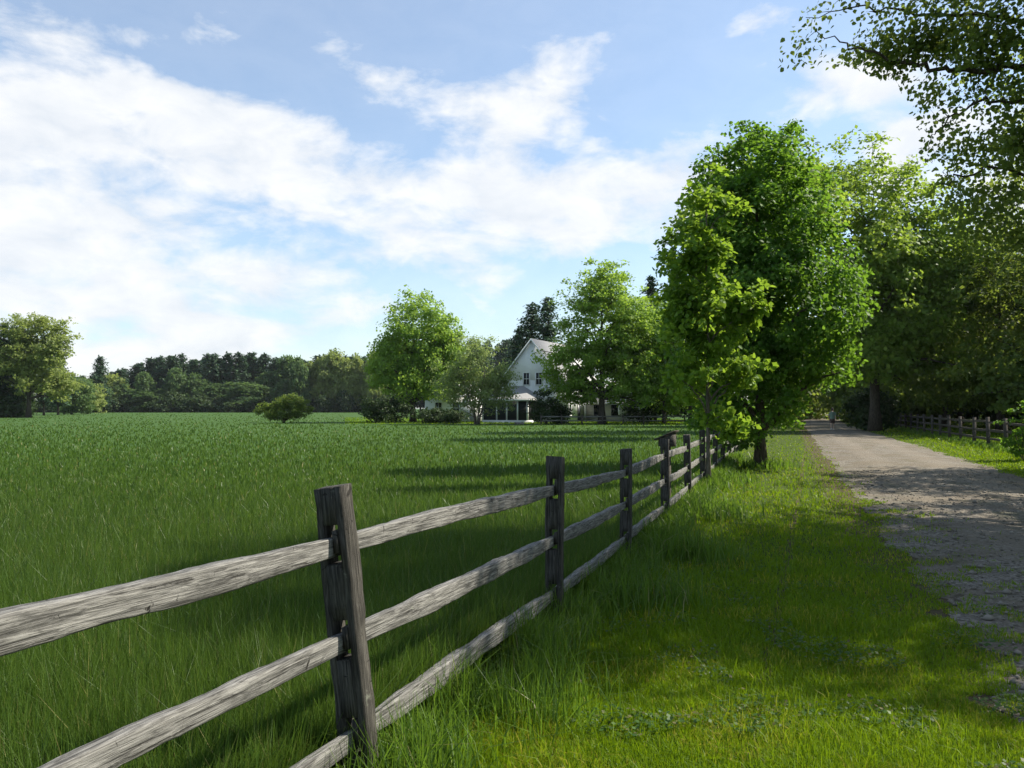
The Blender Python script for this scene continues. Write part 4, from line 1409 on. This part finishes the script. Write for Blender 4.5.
# pale slab on the lawn
q = MB()
q.poly_prism([(-0.55, -0.3, 0), (0.5, -0.35, 0), (0.6, 0.25, 0), (-0.45, 0.35, 0)], (0, 0, 0.24))
so = q.build('stone_slab', M['stone'])
so.location = (gx(519, 88), 88, hgt(0, 88) - 0.02)
so.rotation_euler = (0.02, 0.05, 0.2)
tag(so, 'pale flat stone slab lying on the lawn before the porch', 'stone')


# ------------------------------------------------------------------ fences
def rough_box(L, segs, prof, seed, amp, taper=None, bow=0.0, nsub=4, ends=True):
    """a hewn timber along +x, cross-section prof(t)->(half thickness, half height, zoffset); rounded, uneven"""
    rg = np.random.default_rng(seed)
    th = []
    # rounded rectangle directions
    ring = []
    for (sy, sz_) in ((1, -1), (1, 1), (-1, 1), (-1, -1)):
        ring.append((sy, sz_))
    pts2 = []
    for a in range(4):
        p0, p1 = ring[a], ring[(a + 1) % 4]
        for k in range(nsub):
            f = (0.07, 0.36, 0.64, 0.93)[k]
            pts2.append((p0[0] * (1 - f) + p1[0] * f, p0[1] * (1 - f) + p1[1] * f))
    pts2 = np.array(pts2)
    n = len(pts2)
    V = []
    for i in range(segs + 1):
        t = i / segs
        hy, hz, zo = prof(t)
        x = L * t
        P3 = np.stack([np.full(n, x), pts2[:, 0] * hy, pts2[:, 1] * hz + zo], -1)
        P3[:, 1] += bow * math.sin(math.pi * t)
        ns = lump(P3 * np.array([0.8, 1.5, 1.5]), 4.0, seed) * amp + lump(P3 * np.array([1.5, 3, 3]), 12.0, seed + 3) * amp * 0.4
        ns *= min(1, 5 * t + 0.1, 5 * (1 - t) + 0.1)
        dirs = np.stack([np.zeros(n), pts2[:, 0], pts2[:, 1]], -1)
        V.append(P3 + dirs * ns[:, None])
    V = np.array(V).reshape(-1, 3)
    q = []
    for i in range(segs):
        for j in range(n):
            j2 = (j + 1) % n
            q.append((i * n + j, i * n + j2, (i + 1) * n + j2, (i + 1) * n + j))
    V = np.vstack([V, [V[:n].mean(0)], [V[segs * n:(segs + 1) * n].mean(0)]])
    e0, e1 = (segs + 1) * n, (segs + 1) * n + 1
    t = []
    for j in range(n):
        j2 = (j + 1) % n
        t.append((j2, j, e0))
        t.append((segs * n + j, segs * n + j2, e1))
    return V, q, t


def make_rail(parent, a, b, seed, mat, big=0.055, thick=0.028, end=0.038, segs=60, amp=0.0052):
    a, b = Vector(a), Vector(b)
    L = (b - a).length
    rg = np.random.default_rng(seed)
    w1, w2, ph = rg.uniform(-0.007, 0.007), rg.uniform(0.85, 1.08), rg.uniform(0, 6)

    def prof(t):
        s = min(1.0, min(t, 1 - t) * 4.0)
        s = s * s * (3 - 2 * s)
        hz = (end + (big * w2 - end) * s) * (1 + 0.05 * math.sin(t * 5 + ph))
        return (0.016 + (thick - 0.016) * s, hz, w1 * math.sin(math.pi * t) * 1.5 + 0.002 * math.sin(t * 11 + ph))
    V, q, t = rough_box(L, segs, prof, seed, amp, bow=rg.uniform(-0.02, 0.02))
    o = mesh_np('rail', V, q, t, M[mat], parent)
    o.rotation_euler = (b - a).to_track_quat('X', 'Z').to_euler()
    o.location = a
    return o


def make_post(parent, pos, rz, H, seed, mat, slots, wn=0.126, wd_=0.088, lean=(0, 0), wedge=True):
    """slotted post: two cheeks with filler blocks between the mortises; own z is the post's length.
    Built along +x (so the grain runs the length) then stood up."""
    rg = np.random.default_rng(seed)
    ns = 2
    V, Q = [], []
    cnt = 0
    gap = 0.033
    zs = [-0.45]
    for (s0, s1) in slots:
        zs += [s0, s1]
    zs.append(H)

    def block(y0, y1, x0, x1, z0, z1, top=False):
        nonlocal cnt
        nz = max(2, int((z1 - z0) / 0.07))
        gy, gxx, gzz = np.linspace(y0, y1, 3), np.linspace(x0, x1, 4), np.linspace(z0, z1, nz + 1)
        vid = {}

        def vi(i, j, k):
            nonlocal cnt
            key = (i, j, k)
            if key not in vid:
                V.append((gzz[k], gxx[j], gy[i]))
                vid[key] = cnt
                cnt += 1
            return vid[key]
        for k in range(nz):
            for j in range(3):
                Q.append((vi(0, j, k), vi(0, j + 1, k), vi(0, j + 1, k + 1), vi(0, j, k + 1)))
                Q.append((vi(2, j + 1, k), vi(2, j, k), vi(2, j, k + 1), vi(2, j + 1, k + 1)))
            for i in range(2):
                Q.append((vi(i + 1, 0, k), vi(i, 0, k), vi(i, 0, k + 1), vi(i + 1, 0, k + 1)))
                Q.append((vi(i, 3, k), vi(i + 1, 3, k), vi(i + 1, 3, k + 1), vi(i, 3, k + 1)))
        for j in range(3):
            for i in range(2):
                Q.append((vi(i + 1, j, 0), vi(i + 1, j + 1, 0), vi(i, j + 1, 0), vi(i, j, 0)))
                Q.append((vi(i, j, nz), vi(i, j + 1, nz), vi(i + 1, j + 1, nz), vi(i + 1, j, nz)))
    block(-wd_ / 2, wd_ / 2, -wn / 2, -gap, -0.45, H)
    block(-wd_ / 2, wd_ / 2, gap, wn / 2, -0.45, H)
    for k in range(0, len(zs) - 1, 2):
        block(-wd_ / 2, wd_ / 2, -gap, gap, zs[k], zs[k + 1])
    V = np.array(V)
    nsd = lump(V, 5.0, seed) * 0.0035 + lump(V, 14.0, seed + 2) * 0.003
    cxy = V.copy()
    cxy[:, 0] = 0
    outer = (np.abs(V[:, 1]) > gap + 1e-4) | (np.abs(V[:, 2]) > wd_ / 2 - 1e-4)
    V = V + np.where(outer[:, None], np.sign(np.round(cxy, 4)) * nsd[:, None], 0)
    # uneven sawn top
    topm = V[:, 0] > H - 0.005
    V[topm, 0] += (V[topm, 1] * rg.uniform(-0.15, 0.15) + V[topm, 2] * rg.uniform(-0.2, 0.2))
    o = mesh_np('post', V, Q, None, M[mat], parent)
    # own axes: x -> up, y -> across the fence (road side +), z -> along the fence
    d = Vector((math.sin(rz), math.cos(rz), 0))
    n = Vector((math.cos(rz), -math.sin(rz), 0))
    up = Vector((lean[0], lean[1], 1)).normalized()
    nn2 = (n - up * n.dot(up)).normalized()
    dd = up.cross(nn2).normalized()
    mt = Matrix((up, nn2, dd)).transposed()
    o.rotation_euler = mt.to_euler()
    o.location = pos
    if wedge:
        for (s0, s1) in slots:
            wv = MB()
            t0 = rg.uniform(0.003, 0.010)
            hh = (s1 - s0)
            wv.box(s0 + hh * 0.30, s1 - hh * rg.uniform(0.02, 0.2), gap - 0.026, gap - 0.003, -wd_ / 2 - t0, wd_ / 2 - 0.01)
            wv.build('wedge', M['post'], o)
    return o


fence = empty('wooden_fence', (FX0 + FS * 3.25, 3.25, 0))
tag(fence, 'weathered grey post and rail fence with three split rails beside the hay field', 'fence')
frz = math.atan(FS)
NPOST = 15
DZ = 2.98
OFFL = Vector((-(FX0 + FS * 3.25), -3.25, 0))
leans = {-1: (0.01, 0.0), 0: (-0.11, -0.01), 1: (0.012, 0.0), 2: (0.01, 0.01), 3: (0.0, 0.02)}
rails_h = (0.28, 0.68, 1.06)
heights = {0: 1.30, 1: 1.33, 2: 1.32, 3: 1.33, 4: 1.29}
RF = random.Random(3)
pp_ = []
for k in range(-1, NPOST):
    y = 3.25 + DZ * k
    x = FX0 + FS * y
    jx = RF.uniform(-0.02, 0.02)
    g = float(hgt(x, y))
    hs = [r + RF.uniform(-0.02, 0.02) for r in rails_h]
    if k == 0:
        hs = [0.30, 0.685, 1.065]
        x += 0.085
    if k == -1:
        hs = [0.34, 0.72, 1.15]
    pos = Vector((x + jx, y, g))
    sl_ = [(r - 0.075, r + 0.085) for r in hs]
    ln = leans.get(k, (RF.uniform(-0.03, 0.03), RF.uniform(-0.03, 0.03)))
    make_post(fence, pos + OFFL, frz, heights.get(k, 1.28 + RF.uniform(-0.05, 0.06)), 300 + k, 'post', sl_, lean=ln)
    upv = Vector((ln[0], ln[1], 1)).normalized()
    pp_.append((pos, hs, upv))
dvec = Vector((math.sin(frz), math.cos(frz), 0))
nvec = Vector((math.cos(frz), -math.sin(frz), 0))
for k in range(len(pp_) - 1):
    (p0, h0, u0), (p1, h1, u1) = pp_[k], pp_[k + 1]
    for j in range(3):
        a = p0 + u0 * (h0[j] - 0.008) + dvec * 0.004 - nvec * 0.012
        b = p1 + u1 * (h1[j] - 0.008) - dvec * 0.004 - nvec * 0.012
        make_rail(fence, a + OFFL, b + OFFL, 400 + k * 3 + j, 'rail', big=(0.047, 0.042, 0.045)[j] if k == 0 else 0.051)

# slope-roofed box behind the fence
q = MB()
bxp = Vector((gx(667, 14.2), 14.2, float(hgt(3, 14.2)) + 0.2))
bh = empty('nest_box', bxp, -0.5)
tag(bh, 'weathered wooden box with a slanting lid on a stake behind the fence', 'nest box')
q.box(-0.05, 0.05, -0.05, 0.05, -0.6, 0.92)
q.build('stake', M['darkwood'], bh)
q = MB()
q.poly_prism([(-0.13, -0.11, 0.92), (0.13, -0.11, 0.92), (0.13, -0.11, 1.16), (-0.13, -0.11, 1.05)], (0, 0.22, 0))
q.build('box', M['post'], bh)
q = MB()
q.poly_prism([(-0.20, -0.15, 1.025), (0.17, -0.15, 1.182), (0.17, -0.15, 1.205), (-0.20, -0.15, 1.048)], (0, 0.30, 0))
q.build('lid', M['darkwood'], bh)

# fence beyond the road
rf = empty('paddock_fence', (RX0 + RS * 34.4, 34.4, hgt(21, 34.4)))
tag(rf, 'dark post and rail fence along the far right side of the road', 'fence')
rrz = math.atan(RS)
OFFR = -Vector(rf.location)
rp = []
for k in range(-5, 19):
    y = 34.4 + 3.07 * k
    x = RX0 + RS * y + RF.uniform(-0.03, 0.03)
    g = float(hgt(x, y))
    pos = Vector((x, y, g))
    q = MB()
    q.box(-0.075, 0.075, -0.05, 0.05, -0.4, 1.36 + RF.uniform(-0.04, 0.06))
    po = q.build('post', M['darkwood'], rf)
    po.location = pos + OFFR
    po.rotation_euler = (RF.uniform(-0.03, 0.03), RF.uniform(-0.04, 0.04), -rrz)
    rp.append(pos)
dv2 = Vector((math.sin(rrz), math.cos(rrz), 0))
for k in range(len(rp) - 1):
    for j, hh in enumerate((0.36, 0.76, 1.14)):
        a = rp[k] + Vector((0, 0, hh + RF.uniform(-.02, .02))) + dv2 * 0.052
        b = rp[k + 1] + Vector((0, 0, hh + RF.uniform(-.02, .02))) - dv2 * 0.052
        make_rail(rf, a + OFFR, b + OFFR, 600 + k * 3 + j, 'darkwood', big=0.06, segs=8, amp=0.008)

# fence in front of the house lawn
hf = empty('lawn_fence', (gx(600, 86), 86, hgt(5, 86)))
tag(hf, 'low dark two rail fence crossing the lawn in front of the house', 'fence')
OFFH = -Vector(hf.location)
hp = []
for k in range(9):
    px = 541 + k * 20.5
    y = 86 + 0.5 * k
    pos = Vector((gx(px, y), y, float(hgt(gx(px, y), y))))
    q = MB()
    q.box(-0.08, 0.08, -0.06, 0.06, -0.4, 1.05 + RF.uniform(-.06, .1))
    po = q.build('post', M['darkwood'], hf)
    po.location = pos + OFFH
    hp.append(pos)
for k in range(len(hp) - 1):
    for j, hh in enumerate((0.42, 0.86)):
        a = hp[k] + Vector((0.085, 0, hh + RF.uniform(-.03, .03)))
        b = hp[k + 1] + Vector((-0.085, 0, hh + RF.uniform(-.03, .03)))
        make_rail(hf, a + OFFH, b + OFFH, 700 + k * 3 + j, 'rail', big=0.07, segs=8, amp=0.008)

# ------------------------------------------------------------------ walker
M['skin'] = simple_mat('skin', (0.50, 0.33, 0.25), 0.55, 0.4, 0.08)
M['shirt'] = simple_mat('grey_green_shirt', (0.17, 0.24, 0.19), 0.85, 0.2, 0.12)
M['shorts'] = simple_mat('brown_shorts', (0.10, 0.065, 0.055), 0.85, 0.2, 0.12)
M['hair'] = simple_mat('hair', (0.06, 0.045, 0.035), 0.7, 0.3, 0.2)
M['shoe'] = simple_mat('white_shoe', (0.65, 0.65, 0.68), 0.6, 0.3, 0.1)


def skin_body(name, verts, edges, radii, mat, parent=None, sub=2, rootv=0):
    me = bpy.data.meshes.new(name)
    me.from_pydata(verts, edges, [])
    me.materials.append(mat)
    o = bpy.data.objects.new(name, me)
    link(o, parent)
    md = o.modifiers.new('skin', 'SKIN')
    sv = me.skin_vertices[0].data if me.skin_vertices else None
    if sv is None:
        bm = bmesh.new()
        bm.from_mesh(me)
        bm.verts.layers.skin.verify()
        bm.to_mesh(me)
        bm.free()
        sv = me.skin_vertices[0].data
    for i, r in enumerate(radii):
        sv[i].radius = (r, r) if not isinstance(r, tuple) else r
        sv[i].use_root = (i == rootv)
    md.use_smooth_shade = True
    s = o.modifiers.new('subdiv', 'SUBSURF')
    s.levels = s.render_levels = sub
    return o


def rings(mb, rs, sides=14):
    """lofted elliptical rings: (x, y, z, rx, ry)"""
    th = np.linspace(0, 2 * math.pi, sides, endpoint=False)
    V = np.concatenate([np.stack([r[0] + r[3] * np.cos(th), r[1] + r[4] * np.sin(th), np.full(sides, r[2])], -1) for r in rs])
    q = [(i * sides + j, i * sides + (j + 1) % sides, (i + 1) * sides + (j + 1) % sides, (i + 1) * sides + j) for i in range(len(rs) - 1) for j in range(sides)]
    mb.add(V, q)


# local axes: faces +y (walking away up the road), x to the right, feet on z = 0
BV = [(0, 0, 0.95), (0, 0.0, 1.12), (0, 0.01, 1.30), (0, 0.0, 1.44), (0, 0.01, 1.50), (0, 0.025, 1.56), (0, 0.03, 1.64), (0, 0.02, 1.72),
      (-0.17, 0, 1.40), (-0.235, 0.03, 1.14), (-0.235, 0.13, 0.93), (-0.23, 0.17, 0.86),
      (0.17, 0, 1.40), (0.235, -0.06, 1.14), (0.235, -0.05, 0.90), (0.23, -0.04, 0.82),
      (-0.095, 0, 0.90), (-0.10, -0.07, 0.50), (-0.10, -0.27, 0.12), (-0.10, -0.20, 0.05),
      (0.095, 0, 0.90), (0.10, 0.13, 0.50), (0.10, 0.20, 0.09), (0.10, 0.32, 0.04),
      (0, 0.125, 1.62)]
BE = [(0, 1), (1, 2), (2, 3), (3, 4), (4, 5), (5, 6), (6, 7), (3, 8), (8, 9), (9, 10), (10, 11), (3, 12), (12, 13), (13, 14), (14, 15),
      (0, 16), (16, 17), (17, 18), (18, 19), (0, 20), (20, 21), (21, 22), (22, 23), (6, 24)]
BR = [(0.15, 0.11), (0.135, 0.10), (0.155, 0.11), (0.10, 0.08), 0.055, 0.06, (0.078, 0.095), (0.055, 0.07),
      0.058, 0.042, 0.032, 0.036, 0.058, 0.042, 0.032, 0.036,
      0.088, 0.058, 0.038, 0.04, 0.088, 0.058, 0.038, 0.036, 0.016]
Yp = 64.0
Xp = gx(832, Yp)
person = skin_body('person', BV, BE, BR, M['skin'])
person.location = (Xp, Yp, float(hgt(Xp, Yp)) + 0.035)
person.rotation_euler = (0, 0, -0.34)
tag(person, 'person in a grey green shirt and brown shorts walking along the gravel road', 'person')
q = MB()
rings(q, [(0, 0, 0.90, 0.185, 0.145), (0, 0, 1.05, 0.172, 0.135), (0, 0.005, 1.22, 0.185, 0.14), (0, 0.005, 1.36, 0.20, 0.13), (0, 0, 1.44, 0.155, 0.10), (0, 0.005, 1.49, 0.075, 0.075)])
for sx, yy_ in ((-1, 0.015), (1, -0.03)):
    q.tube([(sx * 0.13, 0, 1.42), (sx * 0.20, 0.0, 1.32), (sx * 0.232, yy_, 1.17)], [0.085, 0.078, 0.07], 10, cap=False)
q.build('shirt', M['shirt'], person, smooth=True)
q = MB()
rings(q, [(0, 0, 0.82, 0.18, 0.14), (0, 0, 0.93, 0.178, 0.138)])
q.tube([(-0.092, 0, 0.90), (-0.10, -0.035, 0.70), (-0.10, -0.06, 0.55)], [0.11, 0.105, 0.10], 10, cap=False)
q.tube([(0.092, 0, 0.90), (0.10, 0.06, 0.70), (0.10, 0.115, 0.55)], [0.11, 0.105, 0.10], 10, cap=False)
q.build('shorts', M['shorts'], person, smooth=True)
q = MB()
rings(q, [(0, -0.055, 1.55, 0.065, 0.04), (0, -0.02, 1.60, 0.092, 0.085), (0, 0.005, 1.67, 0.10, 0.108), (0, 0.015, 1.74, 0.088, 0.095), (0, 0.015, 1.785, 0.05, 0.05), (0, 0.015, 1.80, 0.005, 0.005)])
q.build('hair', M['hair'], person, smooth=True)
for (x, y0, z0, pit) in ((-0.10, -0.255, 0.05, -0.5), (0.10, 0.255, 0.02, 0.1)):
    q = MB()
    q.tube([(0, -0.09, 0.03), (0, -0.05, 0.045), (0, 0.04, 0.035), (0, 0.13, 0.02), (0, 0.17, 0.012)], [0.035, 0.052, 0.048, 0.042, 0.02], 8)
    s = q.build('shoe', M['shoe'], person, smooth=True)
    s.location = (x, y0, z0)
    s.rotation_euler = (pit, 0, 0)

# ------------------------------------------------------------------ the faint haze of the air
HAZE = 0.00006
hm = bpy.data.materials.new('haze')
hm.use_nodes = True
ht = NT(hm.node_tree)
ht.n.clear()
ho = ht.node('ShaderNodeOutputMaterial')
hv = ht.node('ShaderNodeVolumePrincipled')
hv.inputs['Color'].default_value = (0.86, 0.93, 1.0, 1)
hv.inputs['Density'].default_value = HAZE
hv.inputs['Anisotropy'].default_value = 0.2
ht.l.new(hv.outputs[0], ho.inputs['Volume'])
q = MB()
q.box(-1700, 1700, -70, 1850, -1.3, 32)
tag(q.build('haze', hm), kind='stuff')
